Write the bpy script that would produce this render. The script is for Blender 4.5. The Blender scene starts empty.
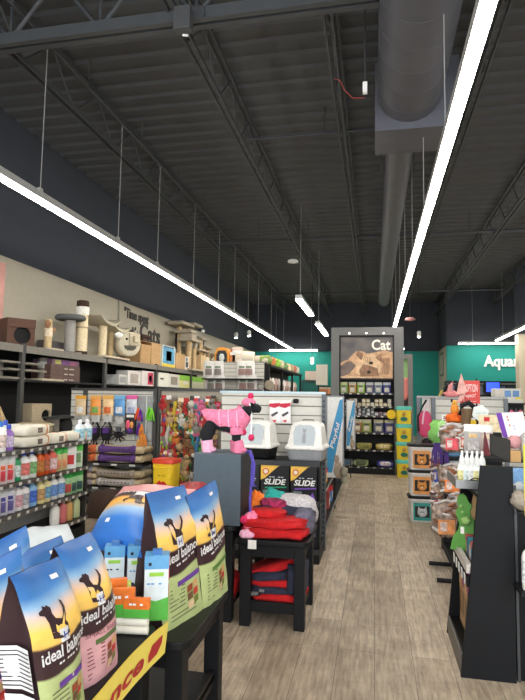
import bpy, math, random
from mathutils import Vector as V, Matrix, noise as mn
R=random.Random(7)
COL=bpy.context.scene.collection
PI=math.pi
# ---------- camera frame and pixel -> place ----------
F=545.0;HC=1.6
Yc=V((111.5,-48,-F)).normalized(); Zc=V((.015,1,(.015*111.5-48)/F)).normalized(); Xc=Yc.cross(Zc)
def ray(px,py):
    r=V((px-262.5,350-py,-F)); return r.dot(Xc),r.dot(Yc),r.dot(Zc)
def aY(px,py,Y):
    a,b,c=ray(px,py);t=Y/b;return V((a*t,Y,HC+c*t))
def aZ(px,py,Z):
    a,b,c=ray(px,py);t=(Z-HC)/c;return V((a*t,b*t,Z))
def aX(px,py,X):
    a,b,c=ray(px,py);t=X/a;return V((X,b*t,HC+c*t))
def aP(px,py,A,B):          # on the upright plane through A and B
    n=V((B.y-A.y,A.x-B.x,0)); d=V(ray(px,py)); o=V((0,0,HC))
    return o+d*((A-o).dot(n)/d.dot(n))
# ---------- materials ----------
MC={}
def lin(c): return tuple(((x/255)/12.92 if x/255<=.04045 else ((x/255+.055)/1.055)**2.4) for x in c)
def M(c,rough=.6,metal=0.,var=.07,scale=25.,bump=0.,emit=0.,name=None,alpha=1.,trans=0.,spec=.5):
    c=tuple(c); key=(c,rough,metal,var,scale,bump,emit,alpha,trans,spec)
    if key in MC: return MC[key]
    m=bpy.data.materials.new(name or 'mat_%d_%d_%d'%c); m.use_nodes=True; t=m.node_tree; b=t.nodes['Principled BSDF']
    L=lin(c)
    n=t.nodes.new('ShaderNodeTexNoise'); n.inputs['Scale'].default_value=scale; n.inputs['Detail'].default_value=3
    tc=t.nodes.new('ShaderNodeTexCoord'); t.links.new(tc.outputs['Object'],n.inputs['Vector'])
    r=t.nodes.new('ShaderNodeValToRGB')
    r.color_ramp.elements[0].position=.3; r.color_ramp.elements[1].position=.7
    r.color_ramp.elements[0].color=tuple(x*(1-var) for x in L)+(1,); r.color_ramp.elements[1].color=tuple(min(1,x*(1+var)) for x in L)+(1,)
    t.links.new(n.outputs['Fac'],r.inputs['Fac']); t.links.new(r.outputs['Color'],b.inputs['Base Color'])
    b.inputs['Roughness'].default_value=rough; b.inputs['Metallic'].default_value=metal; b.inputs['Specular IOR Level'].default_value=spec
    if bump:
        bp=t.nodes.new('ShaderNodeBump'); bp.inputs['Strength'].default_value=bump; bp.inputs['Distance'].default_value=.01
        t.links.new(n.outputs['Fac'],bp.inputs['Height']); t.links.new(bp.outputs['Normal'],b.inputs['Normal'])
    if emit: b.inputs['Emission Color'].default_value=L+(1,); b.inputs['Emission Strength'].default_value=emit
    if alpha<1: b.inputs['Alpha'].default_value=alpha
    if trans: b.inputs['Transmission Weight'].default_value=trans
    MC[key]=m; return m
def fab(c,s=60,b=.6): return M(c,.95,0,.18,s,b)
BLACKW=M((17,18,20),.5,0,.15,12,.1,spec=.25); STEEL=M((78,80,82),.5,.4,.06); DARK=M((20,21,22),.6,spec=.3); WHITE=M((238,238,234),.5)
PAPER=M((232,230,222),.6); CARD=M((186,150,104),.8,0,.1,30,.1); TEAL=M((14,140,130),.7,0,.03); CREAM=M((170,164,148),.85,0,.03,8)
NAVY=M((58,63,72),.85,0,.05,4); BLACK=M((12,12,13),.5,spec=.3); CHROME=M((190,190,190),.25,.9); RED=M((200,26,30),.5); SISAL=M((205,182,140),.95,0,.2,90,.8)
CARPG=fab((128,122,112)); CARPB=fab((196,184,160)); BROWN=fab((64,44,34)); 
# ---------- mesh builder ----------
class MB:
    def __init__(s): s.v=[];s.f=[];s.mi=[];s.sm=[];s.mats=[];s.T=Matrix()
    def add(s,vs,fs,m,smooth=False):
        if m not in s.mats: s.mats.append(m)
        k=s.mats.index(m); n=len(s.v)
        s.v+=[s.T@V(p) for p in vs]
        for f in fs: s.f.append(tuple(i+n for i in f)); s.mi.append(k); s.sm.append(smooth)
        return s
    def box(s,x0,x1,y0,y1,z0,z1,m):
        vs=[(x,y,z) for z in (z0,z1) for y in (y0,y1) for x in (x0,x1)]
        return s.add(vs,[(0,2,3,1),(4,5,7,6),(0,1,5,4),(2,6,7,3),(0,4,6,2),(1,3,7,5)],m)
    def cbox(s,c,d,m): return s.box(c[0]-d[0]/2,c[0]+d[0]/2,c[1]-d[1]/2,c[1]+d[1]/2,c[2]-d[2]/2,c[2]+d[2]/2,m)
    def tube(s,pts,r,m,n=8,r1=None,smooth=True):
        pts=[V(p) for p in pts]; vs=[];fs=[]
        for i,p in enumerate(pts):
            d=(pts[min(i+1,len(pts)-1)]-pts[max(i-1,0)]); d=d.normalized() if d.length>1e-9 else V((0,0,1))
            a=d.cross(V((0,0,1)) if abs(d.z)<.9 else V((1,0,0))).normalized(); b=d.cross(a)
            rr=r if r1 is None else r+(r1-r)*i/(len(pts)-1)
            if isinstance(r,(list,tuple)): rr=r[i]
            for k in range(n): vs.append(p+a*rr*math.cos(2*PI*k/n)+b*rr*math.sin(2*PI*k/n))
        for i in range(len(pts)-1):
            for k in range(n): fs.append((i*n+k,i*n+(k+1)%n,(i+1)*n+(k+1)%n,(i+1)*n+k))
        s.add(vs,fs,m,smooth); N=len(pts)
        s.add(vs[:n],[tuple(range(n))[::-1]],m); s.add(vs[-n:],[tuple(range(n))],m); return s
    def lathe(s,pr,m,n=14,c=(0,0,0),sx=1,sy=1,sq=1.):
        def cs(a):
            x,y=math.cos(a),math.sin(a)
            return (math.copysign(abs(x)**sq,x),math.copysign(abs(y)**sq,y))
        vs=[];fs=[]
        for r,z in pr:
            for k in range(n):
                x,y=cs(2*PI*(k+.5)/n); vs.append((c[0]+r*x*sx,c[1]+r*y*sy,c[2]+z))
        for i in range(len(pr)-1):
            for k in range(n): fs.append((i*n+k,i*n+(k+1)%n,(i+1)*n+(k+1)%n,(i+1)*n+k))
        s.add(vs,fs,m,True); s.add(vs[:n],[tuple(range(n))[::-1]],m); s.add(vs[-n:],[tuple(range(n))],m); return s
    def blob(s,c,r,m,e=1.,amp=0.,seed=0,n=18,k=10,fr=2.):
        def sp(x): return math.copysign(abs(x)**e,x)
        vs=[];fs=[]
        for i in range(k+1):
            t=-PI/2+PI*i/k
            for j in range(n):
                a=2*PI*j/n; p=V((sp(math.cos(t))*sp(math.cos(a)),sp(math.cos(t))*sp(math.sin(a)),sp(math.sin(t))))
                if amp: p*=1+amp*mn.noise(p*fr+V((seed*3.7,seed,0)))
                vs.append((c[0]+p.x*r[0],c[1]+p.y*r[1],c[2]+p.z*r[2]))
        for i in range(k):
            for j in range(n): fs.append((i*n+j,i*n+(j+1)%n,(i+1)*n+(j+1)%n,(i+1)*n+j))
        return s.add(vs,fs,m,True)
    def prism(s,pts,y0,y1,m,ax='y'):        # pts = (x,z) outline pushed from y0 to y1 (or along x: pts=(y,z))
        n=len(pts); q=(lambda a,b,y:(a,y,b)) if ax=='y' else ((lambda a,b,y:(y,a,b)) if ax=='x' else (lambda a,b,y:(a,b,y)))
        vs=[q(a,b,y0) for a,b in pts]+[q(a,b,y1) for a,b in pts]
        return s.add(vs,[tuple(range(n)),tuple(range(2*n-1,n-1,-1))]+[(i,i+n,(i+1)%n+n,(i+1)%n) for i in range(n)],m)
    def quad(s,a,b,c,d,m): return s.add([a,b,c,d],[(0,1,2,3)],m)
    def text(s,body,fn,m,**k):
        vs,fs=glyphs(body,**k); return s.add([fn(x,y,z) for x,y,z in vs],fs,m)
    def label(s,body,o,r,u,w,h,m,off=.002,**k):   # text in the plane o + r*x*w + u*y*h
        o,r,u=V(o),V(r).normalized(),V(u).normalized(); n=r.cross(u)
        return s.text(body,lambda x,y,z:o+r*(x*w)+u*(y*h)+n*(off+z),m,**k)
    def obj(s,name,parent=None,org=None,bevel=0,rz=0,seg=2):
        org=V(org) if org is not None else V((0,0,0))
        me=bpy.data.meshes.new(name); me.from_pydata([tuple(p-org) for p in s.v],[],s.f)
        for m in s.mats: me.materials.append(m)
        me.polygons.foreach_set('material_index',s.mi); me.polygons.foreach_set('use_smooth',s.sm); me.update()
        o=bpy.data.objects.new(name,me); COL.objects.link(o)
        if parent is not None: o.parent=parent
        else: o.location=org; o.rotation_euler[2]=rz
        if bevel:
            b=o.modifiers.new('bevel','BEVEL'); b.width=bevel; b.segments=seg; b.limit_method='ANGLE'
        return o
GC={}
def glyphs(body,ext=0.,bold=0.,shear=0.,res=3):
    key=(body,ext,bold,shear,res)
    if key in GC: return GC[key]
    cu=bpy.data.curves.new('txt','FONT'); cu.body=body; cu.resolution_u=res; cu.offset=bold; cu.shear=shear; cu.extrude=0
    o=bpy.data.objects.new('txt',cu); COL.objects.link(o); bpy.context.view_layer.update()
    me=bpy.data.meshes.new_from_object(o.evaluated_get(bpy.context.evaluated_depsgraph_get()))
    vs=[v.co.copy() for v in me.vertices]; fs=[tuple(p.vertices) for p in me.polygons]
    bpy.data.objects.remove(o); bpy.data.curves.remove(cu); bpy.data.meshes.remove(me)
    x0=min(v.x for v in vs);x1=max(v.x for v in vs);y0=min(v.y for v in vs);y1=max(v.y for v in vs)
    vs=[((v.x-x0)/(x1-x0),(v.y-y0)/(y1-y0),0.) for v in vs]
    if ext:      # solid letters: front plus skirt
        n=len(vs); ed={}
        for f in fs:
            for i in range(len(f)):
                a,b=f[i],f[(i+1)%len(f)]; ed[(a,b)]=1
        sk=[(b,a,a+n,b+n) for (a,b) in ed if (b,a) not in ed]
        vs=[(x,y,ext) for x,y,z in vs]+vs; fs=fs+sk
    GC[key]=(vs,fs); return GC[key]
# ---------- things ----------
def tag(o,label,cat,group=None,kind=None):
    if label: o['label']=label
    if cat: o['category']=cat
    if group: o['group']=group
    if kind: o['kind']=kind
    return o
def thing(name,label,cat,loc=(0,0,0),rz=0,group=None):
    o=bpy.data.objects.new(name,None); COL.objects.link(o); o.location=loc; o.rotation_euler[2]=rz; o.empty_display_size=.1
    return tag(o,label,cat,group)
def dup(r,loc,rz=None,label=None,group=None,sc=None):
    c=r.copy(); COL.objects.link(c); c.location=loc
    if rz is not None: c.rotation_euler[2]=rz
    if label: c['label']=label
    if group: c['group']=group
    if sc: c.scale=(sc,sc,sc) if not hasattr(sc,'__len__') else sc
    for ch in r.children:
        d=ch.copy(); COL.objects.link(d); d.parent=c
        for g in ch.children:
            e=g.copy(); COL.objects.link(e); e.parent=d
    return c
def struct(mb,name,label=None,bevel=0):
    o=mb.obj(name,bevel=bevel); o['kind']='structure'
    if label: o['label']=label
    return o
ORD=['first','second','third','fourth','fifth','sixth','seventh','eighth','ninth','tenth','eleventh','twelfth','thirteenth','fourteenth','fifteenth','sixteenth','seventeenth','eighteenth','nineteenth','twentieth']
# ================= SETTING =================
def floor_mat():
    m=bpy.data.materials.new('vinyl_plank'); m.use_nodes=True; t=m.node_tree; b=t.nodes['Principled BSDF']; N=t.nodes.new; L=t.links.new
    tc=N('ShaderNodeTexCoord'); mp=N('ShaderNodeMapping'); mp.inputs['Rotation'].default_value=(0,0,PI/2); L(tc.outputs['Object'],mp.inputs['Vector'])
    br=N('ShaderNodeTexBrick'); br.inputs['Scale'].default_value=1; br.inputs['Brick Width'].default_value=1.22; br.inputs['Row Height'].default_value=.23
    br.inputs['Mortar Size'].default_value=.0018; br.offset=.37; br.inputs['Bias'].default_value=0
    br.inputs['Color1'].default_value=lin((196,182,162))+(1,); br.inputs['Color2'].default_value=lin((164,149,129))+(1,); br.inputs['Mortar'].default_value=lin((96,84,70))+(1,)
    L(mp.outputs['Vector'],br.inputs['Vector'])
    m2=N('ShaderNodeMapping'); m2.inputs['Scale'].default_value=(26,2.2,1); L(tc.outputs['Object'],m2.inputs['Vector'])
    n1=N('ShaderNodeTexNoise'); n1.inputs['Scale'].default_value=1.6; n1.inputs['Detail'].default_value=8; n1.inputs['Roughness'].default_value=.75; L(m2.outputs['Vector'],n1.inputs['Vector'])
    n2=N('ShaderNodeTexNoise'); n2.inputs['Scale'].default_value=3.2; n2.inputs['Detail'].default_value=6; n2.inputs['Roughness'].default_value=.7; L(tc.outputs['Object'],n2.inputs['Vector'])
    r=N('ShaderNodeValToRGB'); r.color_ramp.elements[0].position=.33; r.color_ramp.elements[1].position=.66
    r.color_ramp.elements[0].color=(.5,.47,.44,1); r.color_ramp.elements[1].color=(1.25,1.22,1.18,1); L(n1.outputs['Fac'],r.inputs['Fac'])
    r2=N('ShaderNodeValToRGB'); r2.color_ramp.elements[0].position=.35; r2.color_ramp.elements[1].position=.6
    r2.color_ramp.elements[0].color=(.72,.7,.68,1); r2.color_ramp.elements[1].color=(1.1,1.1,1.1,1); L(n2.outputs['Fac'],r2.inputs['Fac'])
    x=N('ShaderNodeMixRGB'); x.blend_type='MULTIPLY'; x.inputs[0].default_value=1; L(br.outputs['Color'],x.inputs[1]); L(r.outputs['Color'],x.inputs[2])
    x2=N('ShaderNodeMixRGB'); x2.blend_type='MULTIPLY'; x2.inputs[0].default_value=.9; L(x.outputs[0],x2.inputs[1]); L(r2.outputs['Color'],x2.inputs[2])
    L(x2.outputs[0],b.inputs['Base Color']); b.inputs['Roughness'].default_value=.5
    bp=N('ShaderNodeBump'); bp.inputs['Strength'].default_value=.15; bp.inputs['Distance'].default_value=.003; L(n1.outputs['Fac'],bp.inputs['Height']); L(bp.outputs['Normal'],b.inputs['Normal'])
    return m
X0,X1,YB=-5.5,9.,24.6
struct(MB().box(X0-.2,X1+.2,-3,27,-.15,0,floor_mat()),'floor')
struct(MB().box(X0-.2,X0,-3,YB+.2,0,3.66,CREAM),'wall_left','cream painted lower wall')
struct(MB().box(X0-.2,X0,-3,27,3.66,6.1,NAVY),'trim_1','dark painted upper wall above the cream wall')
struct(MB().box(X0,2.75,YB,YB+.2,0,3.66,TEAL),'wall_back','teal back wall')
struct(MB().box(X0,2.75,YB,YB+.2,3.66,6.1,NAVY),'trim_2','dark upper back wall')
struct(MB().box(2.75,2.95,22.1,YB+.2,0,3.66,CREAM),'wall_side','cream return wall beside the teal wall')
struct(MB().box(2.75,2.95,22.1,YB,3.66,6.1,NAVY),'trim_3','dark upper return wall')
struct(MB().box(2.75,X1,21.95,22.1,0,3.66,TEAL),'wall_aquarium','teal wall with white lettering')
struct(MB().box(2.75,X1,21.95,22.1,3.66,6.1,NAVY),'trim_4')
struct(MB().box(X1,X1+.2,-3,27,0,6.1,NAVY),'wall_right')
struct(MB().box(4.42,5.3,18.2,18.6,0,3.66,M((190,180,158),.85,0,.03)),'trim_5','cream column end at the right')
struct(MB().box(4.42,5.3,18.2,18.6,3.66,6.0,NAVY),'trim_6')
struct(MB().box(X0,X0+.03,10.96,11.00,2.,3.66,M((150,146,134),.8)).box(X0,X0+.012,-3,YB,0,.1,DARK),'baseboard_left')
# corrugated deck
DECK=M((78,81,84),.7,.1,.05,3)
mb=MB(); vs=[];fs=[]; y=1.0; p=.30; zz=5.85; k=0; prof=[]
while y<27: prof+=[(y,zz),(y+.13,zz),(y+.165,zz+.035),(y+.265,zz+.035)]; y+=p
for a,b in prof: vs+=[(X0,a,b),(X1,a,b)]
for i in range(len(prof)-1): fs.append((2*i,2*i+2,2*i+3,2*i+1))
mb.add(vs,fs,DECK); mb.box(X0-.2,X1+.2,-3,27,5.93,6.1,DECK); mb.box(X0,X1,-3,1.0,5.85,5.93,DECK)
struct(mb,'ceiling','dark corrugated steel roof deck')
IRON=M((74,77,80),.6,.2,.06,6)
ti=7
for X in (-3.8,-1.87,-.43,1.2,2.65,4.4,6.2,8.):
    mb=MB()
    for zz in (5.22,5.76):
        for dx in (-.05,.03): mb.box(X+dx,X+dx+.025,1,YB if X<2.7 else 21.95,zz,zz+.05,IRON)
    y=1.2;s=0
    while y<21.3:
        mb.tube([(X,y,5.24 if s else 5.78),(X,y+.55,5.78 if s else 5.24)],.012,IRON,5); y+=.55; s=1-s
    struct(mb,'trim_%d'%ti,'open web steel joist under the roof deck'); ti+=1
for Yg in (4.67,):
    mb=MB(); 
    for dy in (-.07,.03): mb.box(X0,X1,Yg+dy,Yg+dy+.06,5.12,5.24,IRON)
    for dy in (-.07,.03): mb.box(X0,X1,Yg+dy,Yg+dy+.06,5.74,5.84,IRON)
    x=X0+.35;s=0
    while x<X1-.5:
        mb.box(0,0,0,0,0,0,IRON) if False else mb.tube([(x,Yg,5.2 if s else 5.8),(x+.5,Yg,5.8 if s else 5.2)],.028,IRON,4); 
        if s: mb.tube([(x,Yg,5.2),(x,Yg,5.8)],.018,IRON,4)
        x+=.5; s=1-s
    struct(mb,'trim_%d'%ti,'heavy roof girder crossing the ceiling'); ti+=1
# sprinkler pipes
PIPE=M((70,73,78),.5,.3)
for i,(Y,x0,x1,z,r) in enumerate([(12.5,-3.9,X1,5.3,.035),(19.3,-3.9,6.,5.3,.035),(7.7,-1.9,1.,5.45,.02)]):
    o=MB().tube([(x0,Y,z),(x1,Y,z)],r,PIPE,8)
    for x in [x0+1.2*k for k in range(int((x1-x0)/1.2))]: o.tube([(x,Y,z),(x,Y,z+.5)],.008,PIPE,5)
    tag(o.obj('ceiling_pipe',org=(x0,Y,z)),['dark pipe crossing the ceiling above the cat food fixture','dark pipe crossing the ceiling close to the teal back wall','thin short conduit on the ceiling just before the round duct'][i],'pipe')
o=MB().tube([(-3.52,1,5.45),(-3.52,23.5,5.45)],.018,IRON,8)
for k in range(14): o.tube([(-3.52,1.2+k*1.6,5.45),(-3.52,1.2+k*1.6,5.86)],.008,IRON,5)
tag(o.obj('ceiling_pipe',org=(-3.52,1,5.45)),'thin steel rail along the ceiling holding the left light cables','pipe')
# duct
DM=M((104,106,114),.55,.35,.05,5)
t=thing('air_duct','large round grey air duct with square plenum hanging under the roof','duct',(.42,2,5.2))
def dpart(name,mb): return mb.obj(name,t,org=t.location)
d=MB().tube([(.42,y,5.2) for y in (1.0,6.4)],.37,DM,24)
for y in range(14): d.tube([(.42,1.2+y*.38,5.2),(.42,1.23+y*.38,5.2)],.373,DM,24)
dpart('round_duct',d); dpart('plenum_box',MB().box(0.02,.98,6.35,7.0,4.75,5.6,DM))
dpart('narrow_duct',MB().tube([(.36,7.0,5.1),(.36,11,5.1),(.36,11.01,5.1),(.36,20,5.1)],.19,DM,18))
for y in (3,5.6,8.5,11.5,14.5,17.5): dpart('hanger_strap',MB().box(.1,.12,y,y+.03,5.1,5.85,IRON).box(.6,.62,y,y+.03,5.1,5.85,IRON))
# ---------- lights ----------
EM=M((255,249,238),.5,emit=18,name='led_diffuser'); HS=M((200,200,196),.4,.3)
def strip(label,a,b,w=.09,cab=(),z=3.66,ztop=5.85,seg=2.44,h=.09,j0=None):
    a=V(a);b=V(b);L=(b-a).length; d=(b-a)/L; s=V((-d.y,d.x,0))
    t=thing('linear_light',label,'ceiling light',a,0,'linear led lights')
    def ob(p,q,ww,z0,z1,m,mb):
        pts=[p-s*ww/2,p+s*ww/2,q+s*ww/2,q-s*ww/2]; vs=[(v.x,v.y,z0) for v in pts]+[(v.x,v.y,z1) for v in pts]
        return mb.add(vs,[(0,1,2,3),(7,6,5,4),(0,4,5,1),(1,5,6,2),(2,6,7,3),(3,7,4,0)],m)
    ob(a,b,w,z+.012,z+h,HS,MB()).obj('housing',t,org=a)
    x=0 if j0 is None else j0-seg
    while x<L:
        x1=min(L,x+seg); 
        if x1>max(0,x)+.05: ob(a+d*(max(0,x)+.006),a+d*(x1-.006),w-.012,z-.012,z+.014,EM,MB()).obj('diffuser',t,org=a)
        x+=seg
    for c in cab:
        p=a+d*c; MB().tube([(p.x,p.y,z+h),(p.x,p.y,ztop)],.006,M((170,170,168),.5,.4),5).box(p.x-.015,p.x+.015,p.y-.03,p.y+.03,z+h,z+h+.05,HS).obj('cable',t,org=a)
    return t
strip('long glowing linear light running above the left shelves',(-3.52,-2.9,3.66),(-3.52,23.6,3.66),ztop=5.43,cab=[0.6, 3, 5.2, 8.01, 9.84, 11.26, 13.1, 14.88, 16.35, 17.94, 19.32, 21.5, 24.2],seg=2.44,j0=1.22)  # near end lengthened out of view behind the camera to light front faces
strip('long glowing linear light running down above the right aisle',(.59,-2.9,3.66),(.59,21.5,3.66),cab=[.6,3,5.2,7.5,9.5,11.5,13.5,15.7,18.1,21.1],seg=2.44,j0=1.2)  # also lengthened unseen behind the camera, as added front light
strip('short hanging light in the middle of the ceiling, nearer one',(-1.56,11.3,3.66),(-1.56,13.7,3.66),cab=[.3],w=.14)
strip('short hanging light in the middle of the ceiling, farther one',(-1.56,15.3,3.66),(-1.56,18.2,3.66),cab=[.3],w=.14)
strip('crosswise glowing linear light in front of the left teal wall',(-4.63,24.1,3.66),(-2.45,24.1,3.66),cab=[.3,1.9])
strip('short crosswise light behind the cat picture fixture',(.75,23.4,3.66),(1.25,23.4,3.66),cab=[.2])
strip('crosswise glowing linear light above the white aquarium lettering',(3.1,21.3,3.66),(7.5,21.3,3.66),cab=[.5,3])
strip('glowing linear light running towards the camera at the far right',(4.2,20.2,3.66),(4.2,9,3.66),cab=[1.,4,7])
strip('linear light over the right shelves beyond the frame edge',(6.8,19.5,3.66),(6.8,2,3.66))  # extra strip out of view, added to brighten the right side
# small ceiling things
def at(p,Y): return aY(p[0],p[1],Y)
c=at((293,263),13); tag(MB().lathe([(.02,.0),(.13,.02),(.13,.06),(.1,.08)],WHITE,16,c).tube([c,(c.x,c.y,5.4)],.006,PIPE,5).obj('smoke_detector',org=c),'white round detector hanging under the middle of the ceiling','detector')
c=at((410,321),14); tag(MB().lathe([(.03,.0),(.13,.03),(.1,.08)],M((170,120,120)),16,c).tube([c,(c.x,c.y,5.4)],.006,PIPE,5).obj('heat_detector',org=c),'small pinkish round detector hanging right of the cat picture fixture','detector')
for p,l in (((236,338),'small white spotlight over the far left shelves, left one'),((249,336),'small white spotlight over the far left shelves, right one'),((312,363),'small white spotlight in front of the far teal wall'),((419,337),'small spotlight beside the top of the cat picture fixture')):
    c=at(p,18); t=thing('spotlight',l,'spotlight',c,0,'spotlights'); MB().lathe([(.06,0),(.07,.16),(.03,.2)],WHITE,12).obj('lamp_body',t); MB().lathe([(.05,-.01),(.05,.002)],EM,12).obj('bulb',t); MB().tube([(0,0,.2),(0,0,5.5-c.z)],.008,DARK,5).obj('stem',t)
c=at((183,30),4.5); t=thing('junction_box','grey metal junction box fixed to the near roof girder','electrical box',c)
MB().cbox((0,0,.1),(.16,.1,.22),M((86,88,90),.5,.4)).obj('box_body',t,bevel=.005); MB().tube([(.05,0,.2),(.12,0,.23),(.2,0,.2),(.21,0,.12),(.14,0,.06)],.006,PIPE,5).tube([(.0,0,-.05),(.05,0,-.06)],.012,WHITE,5).obj('wire_loop',t)
c=at((365,88),5.2); t=thing('emergency_sensor','small white sensor on a rod with a red wire beside the duct','sensor',c)
MB().cbox((0,0,0),(.045,.05,.11),WHITE).obj('sensor_body',t,bevel=.004); MB().tube([(0,0,.05),(0,0,5.8-c.z)],.008,PIPE,5).obj('rod',t)
MB().tube([(0,0,-.1),(-.12,0,-.09),(-.2,0,0),(-.24,0,.1),(-.3,0,.13)],.005,M((150,60,55)),5).obj('wire',t)
# lettering on walls
o=MB(); U=(0,0,1)
a=aY(484,370,21.9); b=aY(484,357,21.9); o.label('Aquarium',(a.x,21.94,2.72),(1,0,0),U,1.95,.56,WHITE,ext=.04,bold=.03)
tag(o.obj('wall_lettering',org=(a.x,21.94,2.7)),'large white raised Aquarium lettering on the right teal wall','sign')
INK=M((52,50,48),.7)
for body,p0,p1,p2,l in (('"Time spent',(121,319),(146,332),(121,305),'dark wall lettering reading Time spent, upper line on cream wall'),('with',(125,336),(135,345),(125,324),'dark wall lettering reading with, behind the cat furniture'),('Cats',(137.5,341),(158,345),(137.5,320.5),'large dark wall lettering reading Cats on the cream wall')):
    y0=aX(p0[0],398,-5.49).y; y1=aX(p1[0],398,-5.49).y; z0=aX(p0[0],p0[1],-5.49).z; z1=aX(p2[0],p2[1],-5.49).z
    o=MB().label(body,(-5.49,y0,z0),(0,1,0),U,y1-y0,z1-z0,INK,off=.0,bold=.025,ext=.01); tag(o.obj('wall_lettering',org=(-5.49,y0,z0)),l,'wall lettering')
# ================= TABLES =================
def table(label,x0,x1,y0,y1,h,cut=(),low=.17,leg=.08,rail=.09,lx=None,org=None):
    t=thing('display_table',label,'table',((x0+x1)/2,(y0+y1)/2,0),0,'black wooden display tables'); c=t.location
    r=.07; pts=[]
    for cx,cy,a0 in ((x1-r,y1-r,0),(x0+r,y1-r,90),(x0+r,y0+r,180),(x1-r,y0+r,270)):
        for k in range(6): a=math.radians(a0+k*18); pts.append((cx+r*math.cos(a),cy+r*math.sin(a)))
    MB().prism(pts,h-.035,h,BLACKW,'z').obj('tabletop',t,org=c,bevel=.006)
    i=.03
    for (lx_,ly) in ((x0+i,y0+i),(x1-i-leg,y0+i),(x0+i,y1-i-leg),(x1-i-leg,y1-i-leg)):
        MB().box(lx_,lx_+leg,ly,ly+leg,0,h-.035,BLACKW).obj('leg',t,org=c,bevel=.004)
    MB().box(x0+i+leg,x1-i-leg,y0+i+.01,y0+i+.03,h-.035-rail,h-.035,BLACKW).obj('apron',t,org=c)
    MB().box(x0+i+leg,x1-i-leg,y1-i-.03,y1-i-.01,h-.035-rail,h-.035,BLACKW).obj('apron',t,org=c)
    MB().box(x1-i-.03,x1-i-.01,y0+i+leg,y1-i-leg,h-.035-rail,h-.035,BLACKW).obj('apron',t,org=c)
    MB().box(x0+i+.01,x0+i+.03,y0+i+leg,y1-i-leg,h-.035-rail,h-.035,BLACKW).obj('apron',t,org=c)
    if low:
        MB().box(x0+i+.02,x1-i-.02,y0+i+leg,y1-i-leg,low-.02,low,BLACKW).obj('lower_shelf',t,org=c)
        MB().box(x0+i+leg,x1-i-leg,y0+i+.02,y0+i+.045,low-.05,low+.02,BLACKW).obj('shelf_rail',t,org=c)
        MB().box(x1-i-.045,x1-i-.02,y0+i+leg,y1-i-leg,low-.05,low+.02,BLACKW).obj('shelf_rail',t,org=c)
    return t
TH=.66; T2H=.57
table('near black wooden table carrying dog food bags, yellow banner along its edge',-1.75,-.86,1.1,2.2,TH)
t2=table('black wooden table with rounded corner holding two green dog food bags',-1.62,-.76,2.25,2.95,T2H,low=.17)
tc_=table('black wooden table carrying the grey cube and small accessories',-1.75,-.965,3.85,4.5,.67,low=.12)
tb=table('small black wooden table stacked with red and grey dog clothes',-.96,-.44,3.82,4.45,.6,low=.15,leg=.075)
# ================= BAGS =================
BM={}
def bagmat(name,stops,wave=.03,slope=.0,rough=.38):
    m=bpy.data.materials.new(name); m.use_nodes=True; t=m.node_tree; b=t.nodes['Principled BSDF']; N=t.nodes.new; L=t.links.new
    uv=N('ShaderNodeUVMap'); sp=N('ShaderNodeSeparateXYZ'); L(uv.outputs[0],sp.inputs[0])
    s=N('ShaderNodeMath'); s.operation='SINE'; k=N('ShaderNodeMath'); k.operation='MULTIPLY_ADD'; k.inputs[1].default_value=3.6; k.inputs[2].default_value=.9; L(sp.outputs[0],k.inputs[0]); L(k.outputs[0],s.inputs[0])
    a=N('ShaderNodeMath'); a.operation='MULTIPLY_ADD'; a.inputs[1].default_value=wave; L(s.outputs[0],a.inputs[0]); L(sp.outputs[1],a.inputs[2])
    n=N('ShaderNodeTexNoise'); n.inputs['Scale'].default_value=5; n.inputs['Detail'].default_value=5; mp=N('ShaderNodeMapping'); mp.inputs['Scale'].default_value=(.6,2.,1); L(uv.outputs[0],mp.inputs[0]); L(mp.outputs[0],n.inputs['Vector'])
    a2=N('ShaderNodeMath'); a2.operation='MULTIPLY_ADD'; a2.inputs[1].default_value=.0; L(n.outputs['Fac'],a2.inputs[0]); L(a.outputs[0],a2.inputs[2])
    a3=N('ShaderNodeMath'); a3.operation='MULTIPLY_ADD'; a3.inputs[1].default_value=-slope; L(sp.outputs[0],a3.inputs[0]); L(a2.outputs[0],a3.inputs[2])
    r=N('ShaderNodeValToRGB'); e=r.color_ramp.elements
    e[0].position=stops[0][0]; e[0].color=lin(stops[0][1])+(1,); e[1].position=stops[-1][0]; e[1].color=lin(stops[-1][1])+(1,)
    for p,c in stops[1:-1]: x=e.new(p); x.color=lin(c)+(1,)
    L(a3.outputs[0],r.inputs[0]); 
    mx=N('ShaderNodeMixRGB'); mx.blend_type='MULTIPLY'; mx.inputs[0].default_value=.35; r2=N('ShaderNodeValToRGB'); r2.color_ramp.elements[0].position=.35; r2.color_ramp.elements[0].color=(.75,.75,.8,1); r2.color_ramp.elements[1].position=.65; r2.color_ramp.elements[1].color=(1.2,1.2,1.15,1)
    L(n.outputs['Fac'],r2.inputs[0]); L(r.outputs[0],mx.inputs[1]); L(r2.outputs[0],mx.inputs[2]); L(mx.outputs[0],b.inputs['Base Color'])
    b.inputs['Roughness'].default_value=rough; return m
SKY=[(.585,(58,36,40)),(.60,(236,190,96)),(.69,(252,206,100)),(.76,(236,200,176)),(.83,(140,178,210)),(.89,(66,124,186)),(1.,(44,98,164))]
LOW={'green':(186,200,136),'pink':(226,172,176),'brown':(150,120,84)}
def bm(c):
    if c not in BM: BM[c]=bagmat('dog_food_bag_'+c,[(0,LOW[c]),(.40,LOW[c]),(.415,(58,36,40))]+SKY,.03,-.02)
    return BM[c]
BRN=M((52,34,38),.4); LOGO=M((222,222,220),.5); 
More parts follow.
